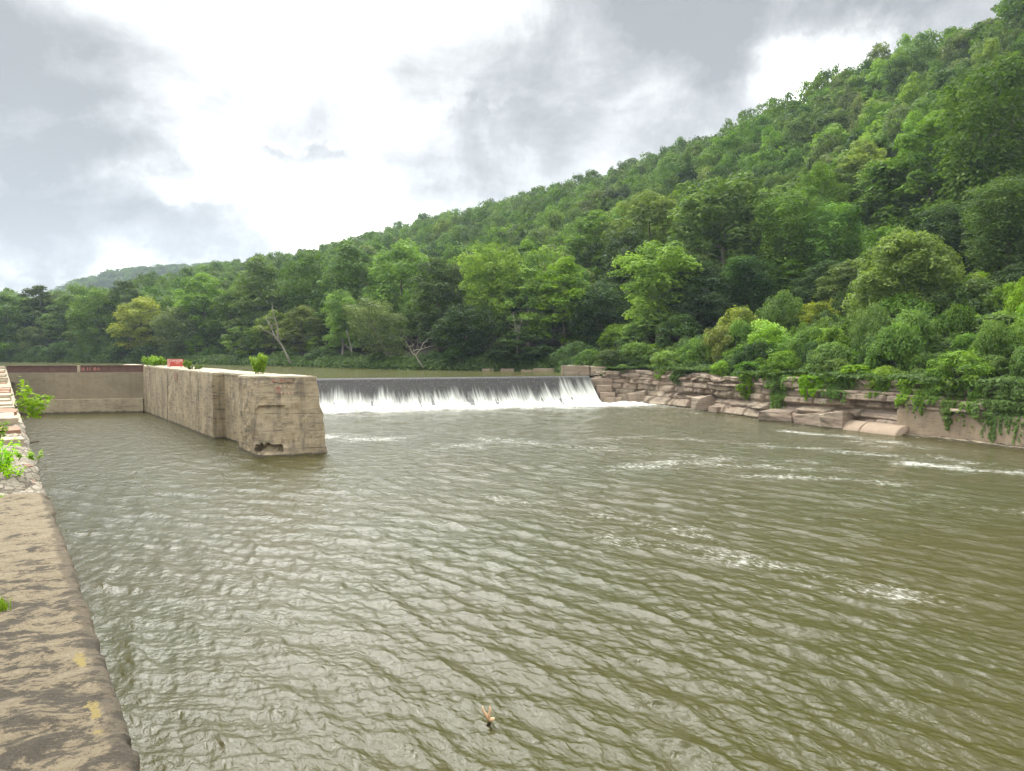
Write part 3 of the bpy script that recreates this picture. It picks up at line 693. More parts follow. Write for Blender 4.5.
# flat top running back into the slope
tops = [(1.2, .02), (2.2, .05), (3.6, .1), (5.5, .05), (7.5, -.4)]
XT = [bx[:, None] + nx_[:, None] * (off[:, -1:] + o) for o, _ in tops]; YT = [by[:, None] + ny_[:, None] * (off[:, -1:] + o) for o, _ in tops]; ZT = [zt[:, -1:] + dz + .12 * fbm(ul[:, None] * .8, o, 0, 3, 64) for o, dz in tops]
Xg = np.hstack([Xg] + XT); Yg = np.hstack([Yg] + YT); zt = np.hstack([zt] + ZT)
idx = np.arange(Xg.size).reshape(Xg.shape); Fq = np.stack([idx[:-1, :-1], idx[:-1, 1:], idx[1:, 1:], idx[1:, :-1]], -1).reshape(-1, 4)[:, ::-1]
tag(link('rock_ledge', mesh('rock_ledge', np.stack([Xg, Yg, zt], -1).reshape(-1, 3), Fq), M['rock']), 'layered pink and tan sandstone ledge along the far bank', kind='structure')
def bank_at(px, back=0.0):
    i = int(np.argmin(np.abs(pxu - px))); return np.array([bx[i] + nx_[i] * back, by[i] + ny_[i] * back]), np.array([tx[i], ty[i]]) / tl[i], np.array([nx_[i], ny_[i]]), ul[i]
# smooth low wall under the ledge, right hand stretch
p0, t0, n0, u0 = bank_at(892); i0 = int(np.argmin(np.abs(ul - u0)))
ii = np.arange(i0, len(ul), 3)
bw = [(bx[i] + nx_[i] * .75, by[i] + ny_[i] * .75, -1) for i in ii] + [(bx[i] + nx_[i] * 1.6, by[i] + ny_[i] * 1.6, -1) for i in ii[::-1]]
tw = [(x, y, 2.75) for x, y, z in bw]
wo = np.array(bw[0])
v, f = loft(bw, tw, cell=.6, amp=.07, seed=71, freq=.5)
rwall = empty('retaining_wall', bw[0][:2] + (0,))
MB().add(v - wo * [1, 1, 0], f).build('wall_face', M['tan_concrete'] if 'tan_concrete' in M else concrete('tan_retaining_concrete', (.37, .29, .2), (.2, .15, .11), streak=.8, pits=.3, joints=False), rwall)
ft = [(bx[i] + nx_[i] * -.1, by[i] + ny_[i] * -.1, -1) for i in ii] + [(bx[i] + nx_[i] * .9, by[i] + ny_[i] * .9, -1) for i in ii[::-1]]
v, f = loft(ft, [(x, y, .16) for x, y, z in ft], cell=.6, amp=.25, seed=72, freq=.6)
MB().add(v - wo * [1, 1, 0], f).build('footing', M['ledge_concrete'], rwall)
tag(rwall, 'smooth tan retaining wall under the overhanging rock ledge, hung with vines', 'retaining wall')
# rounded slabs lying at the waterline
def round_slab(pxa, pxb, label, seed):
    a, t_, n_, _ = bank_at(pxa, .1); c, t2, n2, _ = bank_at(pxb, .1); dd = (c - a); ln = np.linalg.norm(dd); dd /= ln; nn = np.array([-dd[1], dd[0]]); 
    if nn @ n_ < 0: nn = -nn
    Vv = []; Ff = []; nu, nw = int(ln / .3) + 2, 14
    for i in range(nu):
        for j in range(nw):
            s = i / (nu - 1) * ln; t = j / (nw - 1); an = math.pi * t
            o = -1.4 + 2.6 * (1 - math.cos(an)) / 2; z = -.5 + 1.55 * math.sin(an * .72 + .12)
            Vv.append((a[0] + dd[0] * s + nn[0] * o, a[1] + dd[1] * s + nn[1] * o, z))
    for i in range(nu - 1):
        for j in range(nw - 1): q = i * nw + j; Ff.append([q, q + nw, q + nw + 1, q + 1])
    Ff.append(list(range(nw))); Ff.append([(nu - 1) * nw + j for j in range(nw)][::-1])
    Vv = np.array(Vv); Vv[:, 2] += .06 * fbm(Vv[:, 0] * 1.5, Vv[:, 1] * 1.5, 0, 3, seed)
    Vv[:, 0] += .05 * fbm(Vv[:, 2] * 2, Vv[:, 1] * 2, 0, 3, seed)
    o = MB().add(Vv - np.array([*a, 0]), Ff).build('fallen_slab', M['slab'], None, (*a, 0), True); tag(o, label, 'rock slab')
M['slab'] = simple('pale_water_worn_stone', (.37, .285, .205), .9, .25, 1.3, .5, .06)
round_slab(846, 866, 'short rounded pale slab at the waterline, upstream one of the broken pair', 81); round_slab(867, 904, 'longer rounded pale slab at the waterline beside the start of the smooth retaining wall', 82)
def boulder(px, back, rad, sq, label, seed, mat=M['rock']):
    c, t_, n_, _ = bank_at(px, back); import bmesh as bmm
    bm = bmm.new(); rb_ = random.Random(seed * 13 + 1)
    for sx in (-1, 1):
        for sy in (-1, 1):
            for sz in (-1, 1):
                for q_ in range(2): bm.verts.new((sx * rb_.uniform(.55, 1), sy * rb_.uniform(.55, 1), sz * rb_.uniform(.5, 1)))
    hr = bmm.ops.convex_hull(bm, input=bm.verts); bmm.ops.delete(bm, geom=[v for v in bm.verts if not v.link_faces], context='VERTS')
    bmm.ops.subdivide_edges(bm, edges=bm.edges, cuts=5, use_grid_fill=True)
    me = bpy.data.meshes.new('boulder'); bm.to_mesh(me); bm.free()
    co = np.empty(len(me.vertices) * 3); me.vertices.foreach_get('co', co); co = co.reshape(-1, 3)
    co *= (1 + .07 * fbm(co[:, 0] * 2 + seed, co[:, 1] * 2, co[:, 2] * 5, 4, seed))[:, None]
    co *= np.array([rad, rad * .8, rad * sq]); me.vertices.foreach_set('co', co.ravel()); me.update()
    o = link('boulder', me, mat, None, (*c, rad * sq * .35)); o.rotation_euler = (.1, .15 * (seed % 3 - 1), seed * 1.7); tag(o, label, 'boulder')
boulder(622, .2, 1.5, .8, 'blocky pink boulder at the foot of the dam abutment', 1)
boulder(636, .3, 1.9, .75, 'dark seamed boulder just downstream of the blocky one by the abutment', 2)
boulder(700, .5, 1.9, .9, 'large pink block of fallen rock standing out from the middle of the ledge', 3)
boulder(716, .2, 1.3, .6, 'low flat rock in the water beside the large pink block', 4)
boulder(815, .3, 2.6, .42, 'broad flat sloping rock at the waterline upstream of the rounded slabs', 5)
boulder(835, .6, 2.4, .6, 'thick tilted block against the ledge just upstream of the rounded slabs', 6)
boulder(775, .5, 2.4, .45, 'wide low tilted rock at the foot of the ledge under hanging vines', 7)
# far shore stones behind the dam
for k, (px, Y, z, w, lab) in enumerate([(488, 166, 5.5, 12, 'leftmost pale stone block on the far shore of the pool'), (507, 164, 5.6, 14, 'pale stone block on the far shore, second from the left of the row'), (545, 160, 5.7, 24, 'long pale stone block on the far shore, nearest the dam abutment'), (527, 162, 5.4, 12, 'small pale stone block on the far shore beside the long one')]):
    o_ = np.array([(px - CX) / F * Y, Y, 4]); o = blk('shore_stone', px - w / 2, px + w / 2, Y, 3.5, z - .35, 2.0, 90 + k, M['tan_rock'], None, o_, .25, .5); o.location = o_
    tag(o, lab, 'stone block', 'stone blocks on the far shore of the pool')
# ------------------------------------------------------------------ foliage
def leaf_cards(C, Nn, size, seed, tone):
    """C centres, Nn facing directions, size array -> quads (folded rhombs)"""
    r = np.random.default_rng(seed); n = len(C)
    Nn = Nn / (np.linalg.norm(Nn, axis=1, keepdims=True) + 1e-9)
    a = np.cross(Nn, r.normal(size=(n, 3))); a /= np.linalg.norm(a, axis=1, keepdims=True) + 1e-9
    b = np.cross(Nn, a); s = size[:, None] * .5
    q = np.stack([C + a * s * 1.25, C + b * s * .8 + Nn * s * .25, C - a * s * 1.1, C - b * s * .8 + Nn * s * .25], 1).reshape(-1, 3)
    f = np.arange(4 * n).reshape(n, 4)
    return q, f, np.repeat(tone, 4)
def crown_mesh(name, H, Rr, z0, nclump, per, leaf, seed, shape='round', droop=0.0, clr=.27, sky=.0):
    r = np.random.default_rng(seed)
    CC = []; tries = 0
    zc, hz = (z0 + 1) / 2 * H, (1 - z0) / 2 * H
    lob = r.random(6) * 6.28
    while len(CC) < nclump and tries < nclump * 60:
        tries += 1
        th_ = r.random() * 6.28; s = r.uniform(-.95, 1.0)
        if shape == 'round': w = math.sqrt(max(0, 1 - abs(s) ** 2.3))
        elif shape == 'tall': w = math.sqrt(max(0, 1 - abs(s) ** 2)) * (1 - .25 * s)
        elif shape == 'spread': w = (.55 + .45 * (s + 1) / 2) * math.sqrt(max(0, 1 - max(0, s) ** 3))
        elif shape == 'bush': w = math.sqrt(max(0, 1 - max(0, s) ** 2))
        else: w = (1 - s) / 2 * .95 + .08
        w *= 1 + .22 * math.sin(2 * th_ + lob[0] + 2 * s) + .15 * math.sin(3 * th_ + lob[1] - 3 * s)
        rad = w * Rr * (r.random() ** .33 if r.random() < .75 else r.random() ** .5)
        c = np.array([math.cos(th_) * rad, math.sin(th_) * rad, zc + s * hz * (.93 + .1 * r.random())])
        rc = Rr * clr * r.uniform(.65, 1.25)
        if any(np.linalg.norm(c - o[:3]) < .52 * (rc + o[3]) for o in CC): continue
        CC.append(np.array([*c, rc]))
    CC = np.array(CC); Cs = []; Ns = []; Sz = []; Tn = []
    for c in CC:
        n = int(per * (c[3] / (Rr * clr)) ** 2 * r.uniform(.8, 1.15))
        d = r.normal(size=(n, 3)); d /= np.linalg.norm(d, axis=1, keepdims=True); d[:, 2] = np.where(d[:, 2] < -.35, -d[:, 2], d[:, 2])
        lump = 1 + .28 * vnoise(d[:, 0] * 2.1 + c[0], d[:, 1] * 2.1 + c[1], d[:, 2] * 2.1 + c[2], seed)
        rad = c[3] * lump * (r.random(n) ** .22) * r.uniform(.9, 1.1, n)
        p = c[:3] + d * rad[:, None] * np.array([1.08, 1.08, .98])
        cl_t = .5 + .6 * (r.random() - .5); stray = r.random(n) < .06; p = np.where(stray[:, None], p + d * c[3] * .28, p)
        if droop: p[:, 2] -= droop * r.random(n) ** 2 * (r.random(n) < .5)
        Cs.append(p); Ns.append(d * .9 + np.array([0, 0, .55]) + r.normal(size=(n, 3)) * .45)
        Sz.append(leaf * r.uniform(.6, 1.35, n)); Tn.append(np.clip(r.normal(cl_t, .15, n), 0, 1))
    q, f, tn = leaf_cards(np.vstack(Cs), np.vstack(Ns), np.concatenate(Sz), seed, np.concatenate(Tn))
    me = mesh(name, q, f); attr(me, 'tone', tn); me.materials.append(M['leaf']); return me, CC
def trunk_mesh(name, H, Rr, z0, CC, seed, mat, r0=None, lean=(0, 0), bare=0):
    r = random.Random(seed); b = MB(); r0 = r0 or H * .014 + .06
    top = H * .82; pts = []; n = 8
    for i in range(n + 1):
        t = i / n; pts.append((lean[0] * t + r.uniform(-.2, .2) * t, lean[1] * t + r.uniform(-.2, .2) * t, -1.0 + (top + 1) * t))
    b.tube(pts, [r0 * (1.25 - t / n * 1.1) for t in range(n + 1)], 8)
    idx_ = sorted(range(len(CC)), key=lambda i: r.random())[:14 + bare]
    for i in idx_:
        c = CC[i]; zb = max(z0 * H * .7, min(top * .92, c[2] - 0.25 * math.hypot(c[0], c[1]) - H * .06))
        t = (zb + 1) / (top + 1); k = min(n - 1, int(t * n)); fr = t * n - k
        s = Vector(pts[k]).lerp(Vector(pts[k + 1]), fr); e = Vector(c[:3]); m = s.lerp(e, .5) + Vector((r.uniform(-.3, .3), r.uniform(-.3, .3), r.uniform(0, .5)))
        rb = r0 * (1.2 - t) * .55
        b.tube([s, m, e], [rb, rb * .6, rb * .2], 5)
    me = mesh(name, b.v, b.f, True); me.materials.append(mat); return me
PROT = {}
def proto(key, H, Rr, z0, nc, per, leaf, seed, shape='round', bark='bark', **kw):
    lean = kw.pop('lean', (0, 0)); bare = kw.pop('bare', 0)
    cm, CC = crown_mesh('crown', H, Rr, z0, nc, per, leaf, seed, shape, **kw)
    if lean != (0, 0):
        co = np.empty(len(cm.vertices) * 3, np.float32); cm.vertices.foreach_get('co', co); co = co.reshape(-1, 3)
        co[:, 0] += lean[0] * co[:, 2] / H; co[:, 1] += lean[1] * co[:, 2] / H; cm.vertices.foreach_set('co', co.ravel())
        CC[:, 0] += lean[0] * CC[:, 2] / H; CC[:, 1] += lean[1] * CC[:, 2] / H
    tm = trunk_mesh('trunk', H, Rr, z0, CC, seed, M[bark], lean=lean, bare=bare)
    PROT[key] = (cm, tm, H, Rr)
# detailed protos for shoreline trees (H 24 m, R 6 m)
proto('A0', 24, 6.2, .12, 95, 170, .48, 101, 'round'); proto('A1', 24, 5.6, .10, 95, 165, .48, 102, 'tall')
proto('A2', 24, 6.4, .18, 90, 165, .5, 103, 'spread', bark='pale_bark', bare=8); proto('A3', 24, 5.4, .2, 70, 170, .5, 104, 'tall', bark='pale_bark', bare=10)
proto('A4', 24, 6.6, .08, 100, 160, .46, 105, 'round', droop=2.2); proto('A5', 24, 5.0, .06, 80, 160, .46, 106, 'tall')
proto('W0', 20, 5.4, .12, 75, 150, .36, 111, 'spread', droop=3.0, lean=(-5, -1), bark='pale_bark', bare=6)
proto('V0', 24, 5.6, .3, 85, 190, .42, 121, 'spread', droop=9.0); proto('V1', 24, 6.2, .2, 95, 190, .42, 122, 'spread', droop=7.0)
proto('B0', 4, 3.0, -.05, 34, 190, .26, 131, 'bush'); proto('B1', 4, 3.4, -.05, 38, 180, .26, 132, 'bush', droop=.8); proto('B2', 4, 2.6, .0, 28, 190, .24, 133, 'tall')
proto('G0', 14, 7, .02, 130, 170, .42, 151, 'round', clr=.2)
# hill trees (H 18, R 5)
for k, (sh, Rr, z0) in enumerate([('round', 5.4, .2), ('tall', 4.8, .15), ('round', 6.0, .25), ('spread', 5.2, .2), ('tall', 5.6, .2)]):
    proto('H%d' % k, 18, Rr, z0, 46, 92, .66, 140 + k, sh, clr=.3)
for k, (sh, Rr, z0) in enumerate([('round', 5.4, .3), ('tall', 5.0, .3), ('round', 6.0, .35)]):
    proto('F%d' % k, 17, Rr, z0, 30, 46, .95, 160 + k, sh, clr=.33)
GREEN = dict(mid=(.106, .198, .030), bright=(.160, .285, .032), yellow=(.27, .34, .033), dark=(.058, .120, .028), grey=(.135, .20, .062), pale=(.175, .25, .06), lime=(.22, .38, .034), kudzu=(.115, .22, .036), blue=(.05, .088, .045))
def place(key, name, x, y, z, H, wr_, rz, col, label, cat, group=None):
    cm, tm, PH, PR = PROT[key]
    r = empty(name, (x, y, z), rz); sc = H / PH; sw = wr_ / PR; r.scale = (sw, sw, sc)
    c = link('crown', cm, None, r); t = link('trunk', tm, None, r)
    c.color = (*GREEN[col], 1) if isinstance(col, str) else (*col, 1)
    tag(r, label, cat, group); return r
placed = []
def ground(x, y): return float(terrain(np.array([x]), np.array([y]))[0][0])
def hand(px, top, w, Y, key, col, label, name='tree', cat='tree', group=None, rz=None):
    x = (px - CX) / F * Y; z = ground(x, Y); zt_ = PD(px, top, Y)[2]; H = zt_ - z; wr_ = w / 2 / F * Y * .95
    H = max(H, (1.05 if name != 'tree' else 1.7) * wr_); z = zt_ - H + .2; placed.append((x, Y, wr_)); return place(key, name, x, Y, z - .2, H, wr_, random.random() * 6.28 if rz is None else rz, col, label, cat, group)
HL = []
trees = [
 (8, 294, 52, 305, 'A0', 'mid', 'broad green tree on the far shore, farthest left in the photograph'),
 (42, 285, 44, 312, 'A3', (.08, .145, .03), 'dark flat topped tree rising a little above its neighbours on the far left shore'),
 (70, 297, 46, 300, 'A1', 'mid', 'mid green tree on the far shore right of the dark flat topped one'),
 (100, 292, 48, 290, 'A4', 'mid', 'drooping mid green tree on the far shore under the left end of the distant ridge'),
 (125, 280, 42, 296, 'A3', (.08, .145, .03), 'dark pointed tree rising in front of the distant ridge'),
 (142, 300, 54, 276, 'A0', 'yellow', 'yellow green rounded tree on the far shore above the lock bulkhead'),
 (178, 308, 44, 262, 'A4', 'pale', 'pale yellowish low tree at the waterline behind the red sign'),
 (205, 277, 52, 272, 'A1', 'bright', 'tall bright green tree behind the pale one near the red sign'),
 (232, 292, 44, 262, 'A0', 'mid', 'medium green tree between the tall bright one and the leaning bare trunk'),
 (262, 262, 60, 255, 'A1', 'mid', 'large green tree standing behind the leaning bleached trunk'),
 (302, 308, 40, 224, 'A0', 'pale', 'small round light green tree at the waterline right of the bleached trunk'),
 (308, 256, 60, 246, 'A4', 'mid', 'tall dense tree right behind the small round light green one'),
 (343, 294, 42, 208, 'A2', 'bright', 'light green tree with a leaning pale trunk at the waterline'),
 (350, 246, 66, 232, 'A1', 'mid', 'large green tree rising above the one with the leaning pale trunk'),
 (392, 302, 58, 188, 'W0', 'grey', 'grey green feathery tree leaning over the water on several pale stems'),
 (402, 246, 70, 220, 'A0', 'bright', 'wide bright crowned tree above the grey green leaning one'),
 (438, 262, 54, 195, 'A1', 'mid', 'mid green tree between the wide bright crown and the tall lime green one'),
 (466, 306, 62, 176, 'A4', 'dark', 'low dark green tree hanging over the pool near the dam'),
 (492, 248, 62, 184, 'A2', 'lime', 'tall lime green tree with thin pale limbs above the far end of the dam'),
 (528, 268, 56, 180, 'A3', 'bright', 'bright green thin crowned tree with two pale trunks behind the dam'),
 (564, 262, 66, 176, 'A1', 'bright', 'tall bright green tree behind the dam abutment'),
 (600, 285, 56, 170, 'A4', 'dark', 'dark dense tree just above the dam abutment'),
 (520, 330, 50, 168, 'A5', 'dark', 'low dark shadowy tree at the shore behind the row of stones'),
 (658, 246, 84, 152, 'A2', 'bright', 'bright green maple like tree with a pale trunk above the ledge'),
 (628, 232, 60, 186, 'A0', 'dark', 'dark tree rising between the abutment tree and the bright maple like one'),
 (648, 198, 76, 205, 'A0', 'grey', 'large greyish green tree standing behind the bright maple like one'),
 (722, 184, 104, 172, 'A2', 'bright', 'biggest bright green spreading tree at the middle of the slope'),
 (700, 290, 60, 146, 'A4', 'dark', 'dark drooping tree below the biggest spreading one'),
 (596, 215, 62, 215, 'A1', 'mid', 'mid green tree left of the large greyish one on the lower slope'),
 (785, 196, 76, 160, 'V1', 'kudzu', 'vine smothered tree with hanging green curtains, left of a pair'),
 (832, 206, 58, 152, 'V0', 'kudzu', 'narrow vine smothered tree with hanging green curtains, right of a pair'),
 (745, 258, 60, 150, 'V0', 'dark', 'dark vine hung tree in the gap below the smothered pair'),
 (905, 236, 100, 116, 'G0', 'lime', 'round bright lime green tree standing alone above the shrubs on the ledge'),
 (872, 168, 80, 172, 'A1', 'mid', 'mid green tree rising behind the smothered pair, on its right'),
 (990, 66, 110, 150, 'V1', 'kudzu', 'huge vine draped tree at the right edge, reaching towards the ridge'),
 (925, 120, 90, 165, 'A1', 'mid', 'tall green tree between the lime round tree and the huge vine draped one'),
 (1005, 178, 84, 118, 'V1', 'kudzu', 'vine draped tree at the right edge above the thicket'),
 (955, 205, 76, 132, 'V0', 'dark', 'dark vine draped tree behind the lime round one'),
]
for t_ in trees:
    hand(*t_[:6], t_[6]); HL.append((t_[0], t_[1], t_[2], t_[3], min(368, proj(0, t_[3], ground((t_[0] - CX) / F * t_[3], t_[3]))[1])))
shrubs = [
 (612, 352, 30, 138, 'B0', 'mid', 'round green shrub directly on top of the dam abutment'), (640, 346, 38, 137, 'B0', 'kudzu', 'round leafy shrub on the ledge right of the abutment'),
 (668, 350, 34, 134, 'B1', 'mid', 'low shrub on the ledge below the bright maple like tree'), (698, 340, 44, 130, 'B1', 'dark', 'dark arching shrub on the ledge left of the yellow thicket'),
 (738, 312, 48, 126, 'B2', 'yellow', 'yellow green sumac like shrub, tallest and left one of the yellow pair'), (722, 332, 38, 122, 'B0', 'yellow', 'small yellow shrub in front of the tall yellow green one'),
 (765, 326, 54, 120, 'B1', 'lime', 'bright green shrub between the two yellow green ones'), (815, 306, 44, 124, 'B2', 'yellow', 'yellow green sumac like shrub, right one of the yellow pair'),
 (800, 338, 56, 110, 'B1', 'kudzu', 'low vine covered shrub at the rim of the ledge, middle of the bank'), (838, 330, 58, 112, 'B0', 'bright', 'rounded bright shrub below the round lime tree, left side'),
 (872, 318, 56, 110, 'B1', 'kudzu', 'vine covered shrub right under the round lime tree'), (860, 352, 60, 98, 'B1', 'kudzu', 'wide low shrub spilling over the rim above the rounded slabs'),
 (900, 338, 62, 98, 'B0', 'bright', 'rounded light green shrub above the start of the retaining wall'), (935, 322, 60, 102, 'B2', 'bright', 'upright light green shrub with a yellowish top, right of the round lime tree'),
 (925, 358, 54, 90, 'B1', 'dark', 'dark low shrub on the rim above the retaining wall'), (965, 340, 66, 92, 'B0', 'kudzu', 'large rounded shrub on the rim above the retaining wall'),
 (1000, 318, 70, 92, 'B2', 'mid', 'tall green shrub at the right edge above the ledge'), (1012, 350, 66, 82, 'B1', 'dark', 'dark spreading shrub at the right edge just over the rock rim'),
 (972, 372, 34, 84, 'B0', 'lime', 'small lime yellow shrub growing right on the ledge rim'), (985, 286, 80, 108, 'B1', 'kudzu', 'vine mound on the slope under the right edge vine draped trees'),
 (930, 292, 70, 116, 'B0', 'kudzu', 'vine mound on the slope beside the round lime tree'), (782, 300, 56, 128, 'B1', 'kudzu', 'vine mound behind the bright shrub, below the smothered pair'),
 (680, 318, 50, 140, 'B2', 'dark', 'tall dark shrub left of the yellow thicket, back from the rim'), (1020, 268, 70, 112, 'B0', 'dark', 'dark vine mound at the right edge, upper slope'),
 (752, 346, 44, 117, 'B0', 'kudzu', 'low rounded shrub under the tall yellow green one'), (896, 300, 60, 112, 'B1', 'mid', 'mid green shrub at the foot of the round lime tree'),
]
for s_ in shrubs: hand(*s_[:6], s_[6], 'shrub', 'shrub')
rs_ = np.random.default_rng(19); made = 0; sp_l = [(p[0], p[1]) for p in placed]
for _ in range(4000):
    if made >= 95: break
    x, y = rs_.uniform(8, 120), rs_.uniform(45, 140); z_, sdd = terrain(np.array([x]), np.array([y])); sdd = sdd[0]; p_ = CX + F * x / y
    if not (2.2 < sdd < 42) or p_ > 1045 or near_poly(BK, np.array([x]), np.array([y]))[2][0] > len(down) + len(bpts) - 1: continue
    if any((q[0] - x) ** 2 + (q[1] - y) ** 2 < 9 for q in sp_l): continue
    sp_l.append((x, y)); made += 1; w_ = rs_.uniform(1.5, 3.0); c_ = ['kudzu', 'mid', 'bright', 'dark', 'kudzu', 'lime', 'yellow'][rs_.choice(7, p=[.25, .22, .2, .12, .1, .07, .04])]
    place(['B0', 'B1', 'B2'][rs_.integers(3)], 'shrub', x, y, max(z_[0], 5.4) - .3, w_ * rs_.uniform(1.0, 1.7) * (.75 if sdd < 6 else 1.5), w_, rs_.uniform(0, 6.28), c_, {'kudzu': 'deep green', 'mid': 'mid green', 'bright': 'bright green', 'dark': 'dark green', 'lime': 'lime green', 'yellow': 'yellowish'}[c_] + ' shrub in the thicket covering the slope above the rock ledge', 'shrub', {'kudzu': 'deep green', 'mid': 'mid green', 'bright': 'bright green', 'dark': 'dark green', 'lime': 'lime green', 'yellow': 'yellowish'}[c_] + ' shrubs in the thicket above the ledge')
# shoreline bushes along the pool
lbl = ['bushy overhang of leaves along the shore of the pool, reaching the water']
shp = [(10, 345, 34, 296), (38, 348, 30, 292), (64, 344, 34, 287), (92, 347, 30, 282), (120, 346, 34, 276), (150, 347, 32, 270), (182, 350, 34, 264), (214, 348, 30, 256), (240, 350, 30, 248), (285, 352, 30, 228), (322, 350, 30, 212), (352, 353, 28, 200), (380, 354, 30, 190), (432, 354, 34, 178), (455, 350, 34, 174), (500, 350, 40, 171), (540, 348, 40, 169), (575, 345, 40, 160), (590, 352, 30, 146)]
for k, (px, top, w, Y) in enumerate(shp):
    hand(px, top, w, Y, 'B1' if k % 2 else 'B0', 'dark' if k % 3 else 'mid', 'leafy bush overhanging the water along the far shore of the pool', 'shore_bush', 'bush', 'bushes along the shore of the pool')
# scattered trees over the whole slope
pts = []; PL_ = np.array(placed)
grid = {}
def ok(x, y, r_):
    i, j = int(x // 6), int(y // 6)
    for a in range(i - 2, i + 3):
        for b_ in range(j - 2, j + 3):
            for q in grid.get((a, b_), ()):
                if (q[0] - x) ** 2 + (q[1] - y) ** 2 < r_ * r_: return False
    grid.setdefault((i, j), []).append((x, y)); return True
for x, y, w in placed:
    grid.setdefault((int(x // 6), int(y // 6)), []).append((x, y))
cand = rng.uniform([-560, 60], [330, 860], size=(60000, 2))
zc_, sdc = terrain(cand[:, 0], cand[:, 1])
drc, _, prc = near_poly(RG, cand[:, 0], cand[:, 1])
for (x, y), z, sd, dr in zip(cand, zc_, sdc, drc):
    if sd < 4: continue
    px, py, f_ = proj(x, y, z + 15)
    if px < -60 or px > 1100 or y < 60: continue
    if sd < 34 and px > 735: continue                # shrub and vine covered apron of the right bank
    if sd < 10 and px > 600: continue
    if ok(x, y, 6.9 if f_ < 350 else 7.8): pts.append((x, y, z, px, f_, sd))
pts.sort(key=lambda p: p[4])
sky_ = np.full(1300, 1e9); tl_ = []
for (x, y, z, px, f_, sd) in pts:
    near = sd < 30
    H = rng.uniform(14, 24) * (1.15 if near else 1) ; H = H * (.8 if y > 420 and False else 1)
    w = rng.uniform(3.6, 7.6)
    hb = False
    for (hx, htop, hw, hY, hbase) in HL:
        if hY > y - 1 and abs(hx - px) < hw * .5 + w / f_ * F * .75:
            zmax = PD(px, htop + .55 * (hbase - htop), y)[2]; H = min(H, zmax - z)
    if H < 6.5: continue
    w = min(w, H * .42)
    pt = proj(x, y, z + H)[1]; pw = w / f_ * F; a, b_ = int(np.clip(px - pw + 100, 0, 1299)), int(np.clip(px + pw + 101, 1, 1300))
    cur = sky_[a:b_]; vis = float(np.clip(cur - pt, 0, H / f_ * F).mean()); 
    sky_[a:b_] = np.minimum(cur, pt + .1 * H / f_ * F)
    inv = 1.0 if -10 < px < 1034 else 0.0
    tl_.append((vis * pw * inv, x, y, z, H, w, f_, px, pt))
NIND = 292 - len(trees)
order = sorted(range(len(tl_)), key=lambda i: -tl_[i][0]); ind = set(order[:NIND])
cols = ['mid', 'mid', 'bright', 'dark', 'grey', 'mid', 'kudzu', 'bright', 'pale']
desc = {'mid': 'mid green', 'bright': 'bright green', 'dark': 'dark green', 'grey': 'greyish green', 'kudzu': 'deep green', 'pale': 'pale green', 'blue': 'bluish green'}
zones = lambda sd_, f: 'lower slope' if f < 230 else ('middle of the slope' if f < 340 else 'upper slope')
far = []
rk = random.Random(5)
for i, (sc_, x, y, z, H, w, f_, px, pt) in enumerate(tl_):
    if i in ind:
        c = rk.choice(cols); zn = zones(0, f_)
        place('H%d' % rk.randrange(5) if f_ > 190 else 'A%d' % rk.choice([0, 1, 4, 5]), 'tree', x, y, z - .3, H, w, rk.random() * 6.28, c, f'{desc[c]} tree in the closed forest on the {zn}', 'tree', f'{desc[c]} trees on the {zn}')
    elif sc_ > -1: far.append((x, y, z - .3, H, w))
print('trees', len(tl_), 'individual', len(ind), 'mass', len(far))
# far ridge trees, part of the mass
for fh, n, s in ((fh1, 1500, 1.0), (fh2, 500, 1.1)):
    k = rng.integers(0, len(fh), n)
    for i in k:
        x, y, z = fh[i]; far.append((x + rng.uniform(-9, 9), y + rng.uniform(-15, 15), z - 5, 17 * s, 9 * s))
